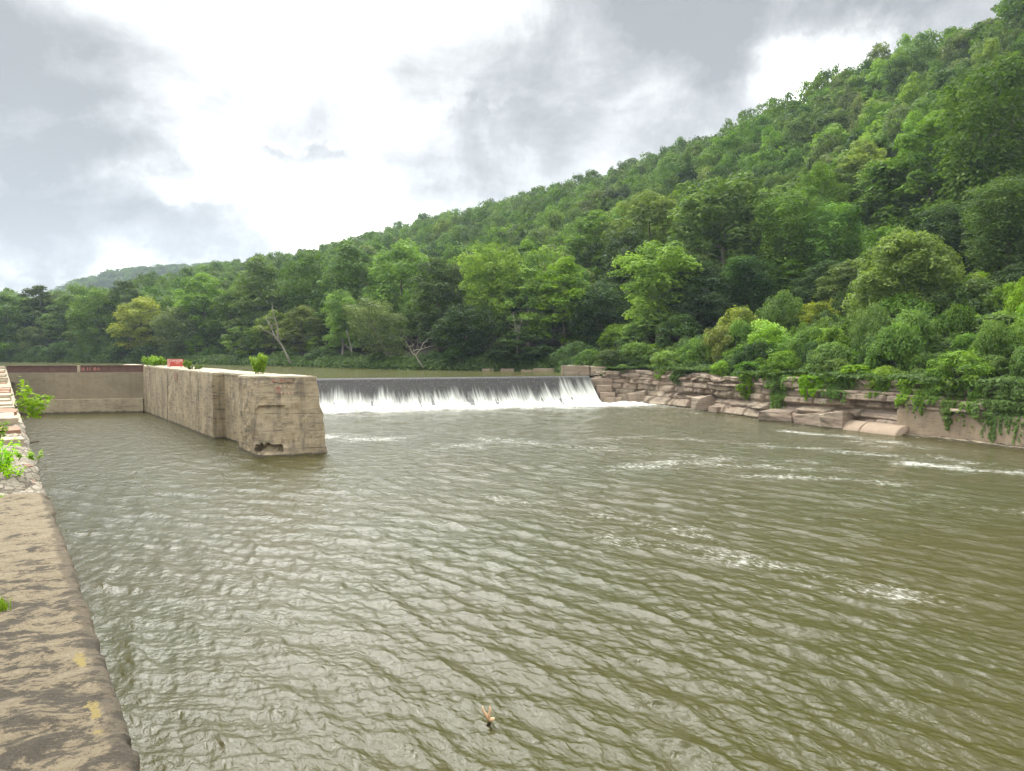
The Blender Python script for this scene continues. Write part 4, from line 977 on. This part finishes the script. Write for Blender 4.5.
# ONE object: forest too far to count; instances of shared crowns on a point cloud
far = np.array(far)
def mass(name, arr, keys, label, color, PH, PR):
    n = len(arr); me = bpy.data.meshes.new(name); me.vertices.add(n); me.vertices.foreach_set('co', arr[:, :3].astype(np.float32).ravel())
    r = np.random.default_rng(9)
    sc = np.stack([arr[:, 4] / PR, arr[:, 4] / PR, arr[:, 3] / PH], 1); ro = np.stack([np.zeros(n), np.zeros(n), r.random(n) * 6.28], 1)
    for nm, dat in (('isc', sc), ('iro', ro)):
        a = me.attributes.new(nm, 'FLOAT_VECTOR', 'POINT'); a.data.foreach_set('vector', dat.astype(np.float32).ravel())
    a = me.attributes.new('iid', 'INT', 'POINT'); a.data.foreach_set('value', r.integers(0, len(keys), n).astype(np.int32))
    o = link(name, me); o.color = (*GREEN[color], 1)
    ng = bpy.data.node_groups.new(name, 'GeometryNodeTree'); ng.interface.new_socket('Geometry', in_out='INPUT', socket_type='NodeSocketGeometry'); ng.interface.new_socket('Geometry', in_out='OUTPUT', socket_type='NodeSocketGeometry')
    N = ng.nodes; gi = N.new('NodeGroupInput'); go = N.new('NodeGroupOutput'); ip = N.new('GeometryNodeInstanceOnPoints'); jn = N.new('GeometryNodeJoinGeometry')
    for k in keys[::-1]:
        cr = bpy.data.objects.get('__src_' + k)
        oi = N.new('GeometryNodeObjectInfo'); oi.inputs['As Instance'].default_value = True; oi.inputs['Object'].default_value = SRC[k]; ng.links.new(oi.outputs['Geometry'], jn.inputs[0])
    def na(nm, ty):
        q = N.new('GeometryNodeInputNamedAttribute'); q.data_type = ty; q.inputs['Name'].default_value = nm; return q.outputs[0]
    ng.links.new(gi.outputs[0], ip.inputs['Points']); ng.links.new(jn.outputs[0], ip.inputs['Instance']); ip.inputs['Pick Instance'].default_value = True
    ng.links.new(na('iid', 'INT'), ip.inputs['Instance Index']); ng.links.new(na('isc', 'FLOAT_VECTOR'), ip.inputs['Scale'])
    er = N.new('FunctionNodeEulerToRotation'); ng.links.new(na('iro', 'FLOAT_VECTOR'), er.inputs[0]); ng.links.new(er.outputs[0], ip.inputs['Rotation'])
    ng.links.new(ip.outputs[0], go.inputs[0])
    md = o.modifiers.new('scatter', 'NODES'); md.node_group = ng
    tag(o, label, kind='stuff'); return o
SRC = {}
for k in ('F0', 'F1', 'F2'):
    SRC[k] = bpy.data.objects.new('crown_source', PROT[k][0])          # unlinked, only read by the scatter
near_ = far[far[:, 1] < 260]; far = far[far[:, 1] >= 260]
SRC['A0'] = bpy.data.objects.new('crown_source', PROT['A0'][0]); SRC['A1'] = bpy.data.objects.new('crown_source', PROT['A1'][0])
if len(near_): mass('forest', near_, ['A0', 'A1'], 'forest filling the gaps between the nearer trees of the slope', 'mid', 24, 6)
mass('forest', far, ['F0', 'F1', 'F2'], 'closed green forest covering the upper hillside and the distant ridges', 'mid', 17, 5.4)
# ------------------------------------------------------------------ ground cover on the rim and slope of the right bank
r = np.random.default_rng(77); n = 430000
up_ = np.array(up)[:12]; sg_ = np.linalg.norm(np.diff(up_, axis=0), axis=1); cu_ = np.concatenate([[0], np.cumsum(sg_)]); q_ = r.uniform(0, cu_[-1], 90000)
shore_ = np.stack([np.interp(q_, cu_, up_[:, 0]), np.interp(q_, cu_, up_[:, 1])], 1) + r.uniform(-1, 1, (90000, 2)) * 6.5
xy = np.concatenate([r.uniform([-10, 45], [125, 185], size=(n, 2)), shore_]); z, sd = terrain(xy[:, 0], xy[:, 1])
pxx = CX + F * xy[:, 0] / xy[:, 1]
ub = near_poly(BK, xy[:, 0], xy[:, 1])[2]
dn_side = ub < len(down) + len(bpts) - .6
keep = (sd > np.where(dn_side, .6, -.4)) & (sd < np.where(dn_side, 48, 9)) & (pxx > -30) & (pxx < 1120)
keep &= np.where(dn_side & (sd < 3.5), vnoise(xy[:, 0] * .22, xy[:, 1] * .22, 0, 31) > -.2, True)
xy, z, sd, dn_side = xy[keep], z[keep], sd[keep], dn_side[keep]
hmp = .55 + 1.0 * np.clip(fbm(xy[:, 0] * .16, xy[:, 1] * .16, 0, 4, 33) + .35, 0, 2) * np.clip(sd / 5, .2, 1.6)
hmp = hmp + .8 * np.abs(vnoise(xy[:, 0] * .5, xy[:, 1] * .5, 0, 34)) * np.clip(sd / 4, .3, 1.2)
hmp = np.where(dn_side, hmp, r.random(len(z)) ** 1.5 * 1.6); zz = np.where(dn_side & (sd < 8), np.maximum(z, 5.65), z) + hmp * (1 - r.random(len(z)) ** 2 * .35)
g_ = 1.2; hx = vnoise((xy[:, 0] + g_) * .3, xy[:, 1] * .3, 0, 33) - vnoise(xy[:, 0] * .3, xy[:, 1] * .3, 0, 33)
Nn = np.stack([-hx * 1.5 + r.normal(size=len(z)) * .5, -.3 + r.normal(size=len(z)) * .5, np.full(len(z), .8)], 1)
q, f, tn = leaf_cards(np.stack([xy[:, 0], xy[:, 1], zz], 1), Nn, r.uniform(.28, .62, len(z)) * np.where(dn_side, 1, 1.4), 5, np.clip(r.normal(.5, .2, len(z)), 0, 1))
me = mesh('undergrowth', q, f); attr(me, 'tone', tn); me.materials.append(M['leaf'])
o = link('undergrowth', me); o.color = (*GREEN['kudzu'], 1); tag(o, 'thick green undergrowth and creeping vines over the bank above the ledge', kind='stuff')
# hanging vines on the rock face
vines = [(737, 1.2, 3.6, 'thin vine hanging down the middle of the pink ledge'), (766, 1.8, 4.2, 'bright broad vine trailing down to the rounded rocks in the middle of the bank'), (672, 1.4, 1.8, 'short vine patch on the ledge left of the thin hanging one'), (800, 2.4, 2.2, 'wide ragged vine spilling over the rim above the broad flat rock'),
         (828, 2.4, 2.4, 'wide ragged vine spilling over the rim above the tilted block'), (868, 1.6, 1.6, 'short vine on the rim above the rounded slabs'), (897, 1.0, 4.0, 'narrow vine reaching the footing at the start of the retaining wall'), (915, .7, 3.0, 'narrow vine on the retaining wall, second along from its start'), (928, .8, 2.4, 'narrow vine on the retaining wall, third along from its start'),
         (945, .9, 4.0, 'narrow long vine in the middle of the retaining wall'), (963, .8, 3.4, 'narrow vine on the retaining wall left of the broad curtain'), (995, 3.4, 4.6, 'broad green vine curtain hanging over the retaining wall near the right edge'), (655, 1.2, 1.3, 'small vine tuft on the rim just right of the leafy round shrub')]
for k, (px, w, ln, lab) in enumerate(vines):
    c, t_, n_, u_ = bank_at(px, 0); ln *= 1.25; n = int(900 * (w + .4) * (ln + 1) / 3); r = np.random.default_rng(300 + k)
    s = r.normal(size=n) * w * .5; dep = r.random(n) ** 1.2
    strand = .35 + .65 * np.abs(vnoise(s * 2.2 + k * 9, 0 * s, 0, 41)); zz = 5.9 - dep * (ln + .3) * strand
    s = s * (1 - dep * .45)
    i_ = np.clip(((u_ + s) / .13).astype(int), 0, len(ul) - 1)
    zi = np.clip(np.searchsorted(zs, zz) , 0, len(zs) - 1); o_ = np.minimum(off[i_, zi], off[i_, np.clip(zi + 6, 0, len(zs) - 1)]) - .12 - .25 * r.random(n)
    back = (r.random(n) < .25); o_ = np.where(back, o_ + r.random(n) * 2.2, o_); zz = np.where(back, 5.75 + .35 * r.random(n), zz)
    Cc = np.stack([bx[i_] + nx_[i_] * o_, by[i_] + ny_[i_] * o_, zz], 1)
    Nn = np.stack([-nx_[i_], -ny_[i_], np.full(n, .5)], 1) + r.normal(size=(n, 3)) * .45
    q, f, tn = leaf_cards(Cc - np.array([*c, 5.7]), Nn, r.uniform(.16, .36, n), k, np.clip(r.normal(.5, .2, n), 0, 1))
    me = mesh('hanging_vine', q, f); attr(me, 'tone', tn); me.materials.append(M['leaf'])
    o = link('hanging_vine', me, None, None, (*c, 5.7)); o.color = (*GREEN['kudzu' if k % 3 else 'bright'], 1); tag(o, lab, 'vine')
# ------------------------------------------------------------------ bare trunks on the far shore
def bare_tree(base, tips, r0, label, name='dead_tree'):
    base = np.array(base); b = MB(); rr_ = random.Random(int(base[0] * 10))
    main = np.array(tips[0][0]) - base
    for k_, (tp_, rs) in enumerate(tips):
        s_ = main * ((.28 + .16 * k_) if k_ else 0); tp_ = np.array(tp_) - base - s_; n = 5
        p = [tuple(s_ + tp_ * (i / n) + np.array([rr_.uniform(-.3, .3), rr_.uniform(-.3, .3), rr_.uniform(-.2, .2)]) * (0 < i < n)) for i in range(n + 1)]
        b.tube(p, [rs * (1 - .8 * i / n) for i in range(n + 1)], 6)
        for j in range(3):
            k = rr_.randrange(2, n); q = Vector(p[k]); e = q + Vector((rr_.uniform(-3.2, 2.5), rr_.uniform(-1, 1), rr_.uniform(.3, 3)))
            b.tube([q, q.lerp(e, .5) + Vector((0, 0, .3)), e], [rs * .35, rs * .2, rs * .06], 5)
    o = b.build(name, M['pale_bark'], None, tuple(base), True); tag(o, label, 'tree'); return o
b0 = PD(291, 364, 212); bare_tree(b0, [(PD(266, 318, 213), .38), (PD(272, 303, 213), .3), (PD(258, 326, 212), .2)], .4, 'bleached leafless tree leaning left over the far shore of the pool')
b0 = PD(424, 368, 172); bare_tree(b0, [(PD(405, 340, 172), .22), (PD(428, 338, 172), .18), (PD(436, 345, 172), .12), (PD(415, 345, 172), .12)], .3, 'cluster of thin pale bare stems at the waterline under the grey green tree')
b0 = PD(354, 364, 199); bare_tree(b0, [(PD(346, 330, 199), .3)], .3, 'single leaning pale trunk at the waterline left of the grey green tree')
b0 = PD(519, 366, 167); bare_tree(b0, [(PD(513, 312, 167), .2), (PD(522, 318, 167), .16)], .3, 'pair of thin upright pale trunks behind the row of shore stones')
b0 = PD(671, 366, 139); bare_tree(b0, [(PD(668, 330, 139.5), .24)], .3, 'short upright pale trunk above the ledge below the bright maple like tree')
# ------------------------------------------------------------------ small plants on the walls
def plant(name, loc, rad, hgt, n, leaf, col, label, cat='plant', seed=1, stems=9, spread=1.0):
    r = np.random.default_rng(seed); o = empty(name, loc); b = MB(); Cs = []; Ns = []
    for k in range(stems):
        a = r.random() * 6.28; rr_ = rad * r.uniform(.25, 1) * spread; e = Vector((math.cos(a) * rr_, math.sin(a) * rr_, hgt * r.uniform(.55, 1)))
        m_ = Vector((e.x * .75, e.y * .75, e.z * .55)); b.tube([Vector((e.x * .5, e.y * .5, -.1)), m_, e], [hgt * .012 + .003, hgt * .009 + .002, hgt * .004 + .001], 5)
        for j in range(n // stems):
            t = r.uniform(.2, 1.05); p = np.array(m_.lerp(e, max(0, t * 2 - 1)) if t > .5 else Vector((e.x * .5, e.y * .5, 0)).lerp(m_, t * 2))
            d = r.normal(size=3); d /= np.linalg.norm(d); Cs.append(p + d * rad * .22 * (.4 + t * .6)); Ns.append(d * .6 + np.array([0, 0, .8]))
    st = b.build('stem', M['stem'], o)
    q, f, tn = leaf_cards(np.array(Cs), np.array(Ns), r.uniform(.6, 1.3, len(Cs)) * leaf, seed, np.clip(r.normal(.6, .2, len(Cs)), 0, 1))
    me = mesh('foliage', q, f); attr(me, 'tone', tn); me.materials.append(M['leaf']); c = link('foliage', me, None, o); c.color = (*GREEN[col], 1); tag(o, label, cat); return o
M['stem'] = simple('green_stem', (.16, .2, .05), .7, .2, 6, .2, .005)
GREEN['vivid'] = (.26, .46, .03)
q = P(260, 374, 7.0); plant('wall_shrub', tuple(q), 1.0, 1.95, 2000, .17, 'vivid', 'vivid lime green shrub growing on top of the river wall near its blunt end', 'shrub', 11, 16, 1.1)
q = P(153, 366.3, 7.0); plant('wall_shrub', tuple(q), 1.3, 1.45, 1500, .2, 'vivid', 'vivid lime green shrub on top of the river wall left of the red sign', 'shrub', 12, 14, 1.1)
q = P(163, 366.3, 7.0); plant('wall_shrub', tuple(q), .7, 1.3, 600, .2, 'vivid', 'small lime green shrub touching the larger one left of the red sign', 'shrub', 13, 9, 1.1)
q = P(187, 368.3, 7.0); plant('wall_shrub', tuple(q), .5, 1.2, 320, .22, 'bright', 'darker green shrub just right of the red sign on the river wall', 'shrub', 14, 9, 1.1)
q = P(194, 369.5, 7.0); plant('wall_shrub', tuple(q), .9, .5, 260, .2, 'mid', 'low dull green mat of weeds on the river wall right of the red sign', 'weeds', 15, 10, 1.2)
# plants of the near wall
def onwall(px, py, z=7.0): return tuple(P(px, py, z))
plant('wall_shrub', (*W(12.2, .75)[:2], 7.0), .42, .75, 1100, .075, 'vivid', 'fresh green bush at the left frame edge on the crumbling wall', 'shrub', 21, 24, 1.1)
plant('wall_shrub', (*W(16.5, .9)[:2], 7.0), .5, .8, 700, .08, 'lime', 'loose green bush just beyond the fresh one on the crumbling wall', 'shrub', 22, 18, 1.1)
plant('weed', (*W(11.6, .5)[:2], 7.0), .3, .3, 260, .05, 'vivid', 'small low weed in the rubble near the broken edge', 'weed', 23, 12, 1.2)
plant('weed', (*W(14.2, .12)[:2], 6.95), .22, .3, 160, .07, 'lime', 'yellowish weed at the very lip of the crumbling wall', 'weed', 24, 8, 1.2)
# sapling leaning out over the chamber
sb = np.array([*W(35, .15)[:2], 6.8]); o = empty('sapling', tuple(sb)); b = MB(); Cs = []; Ns = []; r = np.random.default_rng(31)
for tx_, ty_, nl in ((47, 398, 90), (44, 404, 80), (33, 400, 60), (40, 412, 60), (22, 380, 24), (31, 387, 20), (27, 392, 20)):
    e = PD(tx_, ty_, sb[1] + r.uniform(-.6, .4)) - sb; m_ = e * .5 + np.array([0, 0, .08]); b.tube([(0, 0, 0), tuple(m_), tuple(e)], [.022, .015, .006], 5)
    for j in range(nl):
        t = r.uniform(.45, 1.05); d = r.normal(size=3); Cs.append(e * t + d * .13); Ns.append(d + np.array([0, 0, 1.2]))
b.build('stem', M['stem'], o); qq, f, tn = leaf_cards(np.array(Cs), np.array(Ns), r.uniform(.11, .22, len(Cs)), 3, np.clip(r.normal(.6, .2, len(Cs)), 0, 1))
me = mesh('foliage', qq, f); attr(me, 'tone', tn); me.materials.append(M['leaf']); c = link('foliage', me, None, o); c.color = (*GREEN['lime'], 1)
tag(o, 'leggy sapling leaning out from the near lock wall over the water', 'sapling')
# stick
s0 = np.array([*W(20.0, .05)[:2], 6.75]); e = PD(40, 441, s0[1] * 1.01); b = MB(); b.tube([(0, 0, 0), tuple((e - s0) * .5 + [0, 0, .02]), tuple(e - s0)], [.022, .018, .012], 6)
e2 = PD(31, 447, s0[1] * 1.01); b.tube([tuple(e - s0), tuple(e2 - s0)], [.007, .003], 5)
tag(b.build('stick', M['driftwood'], None, tuple(s0)), 'thin dark crooked stick poking out from the near lock wall over the water', 'stick')
# little grass sprig on the near wall top
def sprig(loc, label, h, n, seed, sp_=.03):
    r = np.random.default_rng(seed); V_ = []; F_ = []
    for k in range(n):
        a = r.random() * 6.28; bx_, by_ = r.normal(size=2) * sp_; hh = h * r.uniform(.5, 1); lx_, ly_ = math.cos(a) * hh * .35, math.sin(a) * hh * .35; wx, wy = -math.sin(a) * .004, math.cos(a) * .004; o_ = len(V_)
        V_ += [(bx_ - wx, by_ - wy, -.02), (bx_ + wx, by_ + wy, -.02), (bx_ + lx_ * .4 + wx, by_ + ly_ * .4 + wy, hh * .6), (bx_ + lx_ * .4 - wx, by_ + ly_ * .4 - wy, hh * .6), (bx_ + lx_, by_ + ly_, hh)]
        F_ += [[o_, o_ + 1, o_ + 2, o_ + 3], [o_ + 3, o_ + 2, o_ + 4]]
    me = mesh('grass_sprig', V_, F_); at_ = me.attributes.new('tone', 'FLOAT', 'POINT'); at_.data.foreach_set('value', r.random(len(V_)).astype(np.float32))
    me.materials.append(M['leaf']); ob = link('grass_sprig', me, None, None, loc); ob.color = (*GREEN['lime'], 1); tag(ob, label, 'grass')
sprig(onwall(3, 612), 'little green sprig at the left frame edge on the bare wall top', .16, 46, 1)
sprig(onwall(1, 498), 'tiny grass tuft at the left frame edge just before the rubble', .08, 26, 2)
# branch standing in the water
q = P(487, 727, 0.0); b = empty('branch', tuple(q)); sc = q[1] / F
def bp(px, py, dy=0): v_ = PD(px, py, q[1] + dy); return tuple(v_ - q)
m_ = MB(); m_.tube([(0, 0, -.35), (0, 0, 0), bp(489, 724), bp(491, 719)], [.05, .045, .045, .04], 8); m_.build('wet_base', M['wet_wood'], b, smooth=True)
m_ = MB(); m_.tube([bp(489.5, 720.5), bp(492, 719.5, -.02), bp(494.5, 718.5)], [.05, .055, .03], 8); m_.tube([bp(489, 720), bp(486, 715), bp(483, 710), bp(482.5, 706)], [.05, .042, .03, .012], 7)
m_.tube([bp(488.5, 719), bp(489, 714), bp(490.5, 709), bp(489.5, 706)], [.042, .036, .03, .012], 7); m_.tube([bp(484, 711), bp(481, 710)], [.012, .004], 5); m_.build('bare_fork', M['raw_wood'], b, smooth=True)
tag(b, 'forked orange stripped branch poking up out of the water, dark and wet at its base', 'branch')
# ------------------------------------------------------------------ red warning sign on the river wall
so = P(175.5, 367.6, 7.0); sg = empty('warning_sign', tuple(so)); k = so[1] / F
def sbox(name, x0, x1, z0, z1, y0, y1, mat):
    b = MB(); b.box(x0, x1, y0, y1, z0, z1); return b.build(name, mat, sg)
sbox('board', -7.2 * k, 7.8 * k, 1.2 * k, 8.6 * k, -.04, .04, M['red_paint']); sbox('side_board', -7.9 * k, -5.2 * k, .8 * k, 8.7 * k, -.09, -.042, M['pink_paint'])
sbox('post', -6 * k, -5.4 * k, -.05, 8 * k, .045, .13, M['dark_steel']); sbox('post', 5 * k, 5.6 * k, -.05, 8 * k, .045, .13, M['dark_steel'])
def text(name, s, size, loc, par, mat):
    cu = bpy.data.curves.new(name, 'FONT'); cu.body = s; cu.size = size; cu.align_x = 'CENTER'; cu.extrude = .006
    to = bpy.data.objects.new(name, cu); COL.objects.link(to); dg = bpy.context.evaluated_depsgraph_get(); me = bpy.data.meshes.new_from_object(to.evaluated_get(dg)); bpy.data.objects.remove(to)
    o = link(name, me, mat, par, loc); o.rotation_euler = (math.pi / 2, 0, 0); return o
text('lettering', 'DANGER', 3.1 * k, (1.2 * k, -.05, 6.0 * k), sg, M['white_paint'])
b = MB()
for z0, x0, x1 in ((4.7, -1, 5), (3.9, .5, 3.5)): b.box(x0 * k, x1 * k, -.052, -.043, z0 * k, (z0 + .55) * k)
b.build('lettering', M['pink_paint'], sg)
tag(sg, 'small red warning board with white lettering standing on top of the river wall', 'sign')
# red paint mark on the wall under the sign
pa, pb = PD(174.2, 374.5, 1), PD(177, 374.5, 1)
b = MB()
def wf(px, z):      # point on the chamber face of the river wall (perp 19.1) in the direction of column px
    d = np.array([(px - CX) / F, 1.0]); t = 19.0 / (d @ Q); return (d[0] * t, d[1] * t, z)
pm = [wf(173.3, 6.55), wf(177.2, 6.6), wf(177, 6.1), wf(177.4, 5.7), wf(174, 5.65), wf(173.4, 6.1)]
b.add([np.array(p) - rx for p in pm], [[0, 5, 4, 3, 2, 1]]); b.build('graffiti', M['worn_red'], rw)
# ------------------------------------------------------------------ light
SUN_EL, SUN_AZ = R(54), R(-50)      # azimuth measured from +Y towards +X
sd_ = bpy.data.lights.new('sun', 'SUN'); sd_.energy = 1.5; sd_.angle = R(14); sd_.color = (1, .96, .88)
so_ = bpy.data.objects.new('sun', sd_); COL.objects.link(so_)
to_sun = Vector((math.sin(SUN_AZ) * math.cos(SUN_EL), math.cos(SUN_AZ) * math.cos(SUN_EL), math.sin(SUN_EL)))
so_.rotation_euler = to_sun.to_track_quat('Z', 'Y').to_euler(); so_.location = (0, 0, 300)
w = bpy.data.worlds.new('World'); S.world = w; w.use_nodes = True; w.node_tree.nodes.clear(); t = NT(w.node_tree)
tc = t.n('ShaderNodeTexCoord').outputs['Generated']
sky = t.n('ShaderNodeTexSky', sky_type='NISHITA', sun_disc=False, sun_elevation=SUN_EL, sun_rotation=SUN_AZ, air_density=1.2, dust_density=2.5).outputs[0]
# clouds: noise on the sky direction, flattened towards the horizon like a real layer
sep = t.n('ShaderNodeSeparateXYZ', {0: tc}); zc = t.m('ADD', t.m('MAXIMUM', sep.outputs[2], 0.0), .28)
pl = t.n('ShaderNodeCombineXYZ', {0: t.m('DIVIDE', sep.outputs[0], zc), 1: t.m('DIVIDE', sep.outputs[1], zc), 2: 0.0}).outputs[0]
n1 = t.noise(t.scale(pl, (1, 1, 1), (3.1, 1.7, 0)), 1.7, 9, .6, .3); n2 = t.noise(tc, 7.5, 8, .62, .5)
base = t.m('ADD', t.m('MULTIPLY', n1, .6), t.m('MULTIPLY', n2, .4))
def blob(px, py, sx, sy, amt, acc):
    d = Vector(ray(px, py)).normalized(); rt = Vector((1, 0, 0)); rt = (rt - d * rt.dot(d)).normalized(); up_ = rt.cross(d)
    wv = t.n('ShaderNodeVectorMath', {0: tc, 1: t.n('ShaderNodeVectorMath', {0: t.n('ShaderNodeTexNoise', {'Vector': tc, 'Scale': 7.0, 'Detail': 5.0}).outputs['Color'], 1: (-.5, -.5, -.5)}, operation='ADD').outputs[0], }, operation='ADD').outputs[0] if False else WARP
    a = t.m('DIVIDE', t.n('ShaderNodeVectorMath', {0: wv, 1: tuple(rt)}, operation='DOT_PRODUCT').outputs['Value'], sx / F)
    b = t.m('DIVIDE', t.m('SUBTRACT', t.n('ShaderNodeVectorMath', {0: wv, 1: tuple(up_)}, operation='DOT_PRODUCT').outputs['Value'], 0.0), sy / F)
    fr = t.m('GREATER_THAN', t.n('ShaderNodeVectorMath', {0: tc, 1: tuple(d)}, operation='DOT_PRODUCT').outputs['Value'], 0.0)
    r2 = t.m('ADD', t.m('MULTIPLY', a, a), t.m('MULTIPLY', b, b)); g = t.m('MULTIPLY', t.map(r2, .0, 2.2, 1, 0), fr)
    return t.m('ADD', acc, t.m('MULTIPLY', g, amt))
nz = t.n('ShaderNodeTexNoise', {'Vector': tc, 'Scale': 6.0, 'Detail': 6.0, 'Roughness': .6}).outputs['Color']
nz = t.n('ShaderNodeVectorMath', {0: nz, 1: (.5, .5, .5)}, operation='SUBTRACT').outputs[0]
WARP = t.n('ShaderNodeVectorMath', {0: nz, 3: .26}, operation='SCALE').outputs[0]
WARP = t.n('ShaderNodeVectorMath', {0: tc, 1: WARP}, operation='ADD').outputs[0]
acc = t.m('MULTIPLY', t.m('SUBTRACT', base, .5), 3.0)
for bl in ((30, 60, 130, 110, .42), (90, 150, 70, 30, .2), (-40, 130, 120, 90, .25), (480, 110, 90, 55, .22), (560, 60, 140, 90, .14), (640, 150, 170, 60, .14), (760, -5, 170, 42, .36), (930, -15, 120, 35, .3), (800, 90, 150, 80, .02), (735, 70, 60, 45, .32),
           (320, 60, 50, 60, .22), (305, 147, 48, 9, .34), (110, 225, 150, 28, .32), (220, 240, 60, 30, .22), (880, 60, 60, 40, -.25), (560, 95, 60, 12, -.1), (250, 40, 110, 120, -.26), (330, 200, 80, 40, -.12), (430, 30, 90, 80, -.3), (190, 140, 60, 50, -.15), (620, 25, 40, 40, .1), (60, 185, 80, 20, -.2), (480, 95, 60, 8, -.1)):
    acc = blob(*bl, acc)
cl = t.ramp(t.m('ADD', acc, .27), [(.0, (3.2, 3.2, 3.1)), (.14, (1.25, 1.25, 1.23)), (.24, (.76, .755, .745)), (.38, (.62, .625, .625)), (.62, (.42, .426, .43)), (.95, (.27, .276, .282))])
gd_ = Vector((math.sin(R(-22)) * math.cos(R(43)), math.cos(R(-22)) * math.cos(R(43)), math.sin(R(43))))
gl_ = t.n('ShaderNodeVectorMath', {0: tc, 1: tuple(gd_)}, operation='DOT_PRODUCT').outputs['Value']
bo_ = t.m('ADD', t.map(sep.outputs[2], .45, .85, 1.0, 1.35), t.m('MULTIPLY', t.map(gl_, .84, 1.0, 0, 5.5), t.map(sep.outputs[2], .43, .6)))           # thin overcast brighter overhead, plus an added glow out of view for water glints
cl = t.n('ShaderNodeVectorMath', {0: cl, 3: bo_}, operation='SCALE').outputs[0]
cl = t.n('ShaderNodeVectorMath', {0: cl, 3: 10.0}, operation='SCALE').outputs[0]
mixc = t.mix(.97, sky, cl)
bg = t.n('ShaderNodeBackground', {'Color': mixc, 'Strength': .1}); ow = t.n('ShaderNodeOutputWorld'); w.node_tree.links.new(bg.outputs[0], ow.inputs[0])
# ------------------------------------------------------------------ haze
HAZE = 0.00015
if HAZE:
    b = MB(); b.box(-2700, 2000, -500, 2900, -6, 420); m = bpy.data.materials.new('haze_air'); m.use_nodes = True; nt = m.node_tree; nt.nodes.clear()
    o_ = nt.nodes.new('ShaderNodeOutputMaterial'); v_ = nt.nodes.new('ShaderNodeVolumePrincipled'); v_.inputs['Color'].default_value = (.72, .85, 1, 1); v_.inputs['Density'].default_value = HAZE; v_.inputs['Anisotropy'].default_value = .2
    nt.links.new(v_.outputs[0], o_.inputs['Volume']); tag(b.build('haze', m), 'thin pale haze filling the valley', kind='stuff')
# ------------------------------------------------------------------ render settings
S.view_settings.view_transform = 'Standard'; S.view_settings.look = 'None'; S.view_settings.exposure = 0.6; S.view_settings.gamma = 1
S.cycles.max_bounces = 6; S.cycles.diffuse_bounces = 3; S.cycles.glossy_bounces = 3; S.cycles.transmission_bounces = 3; S.cycles.transparent_max_bounces = 4; S.cycles.volume_bounces = 0
S.cycles.use_denoising = True; S.cycles.sample_clamp_indirect = 6
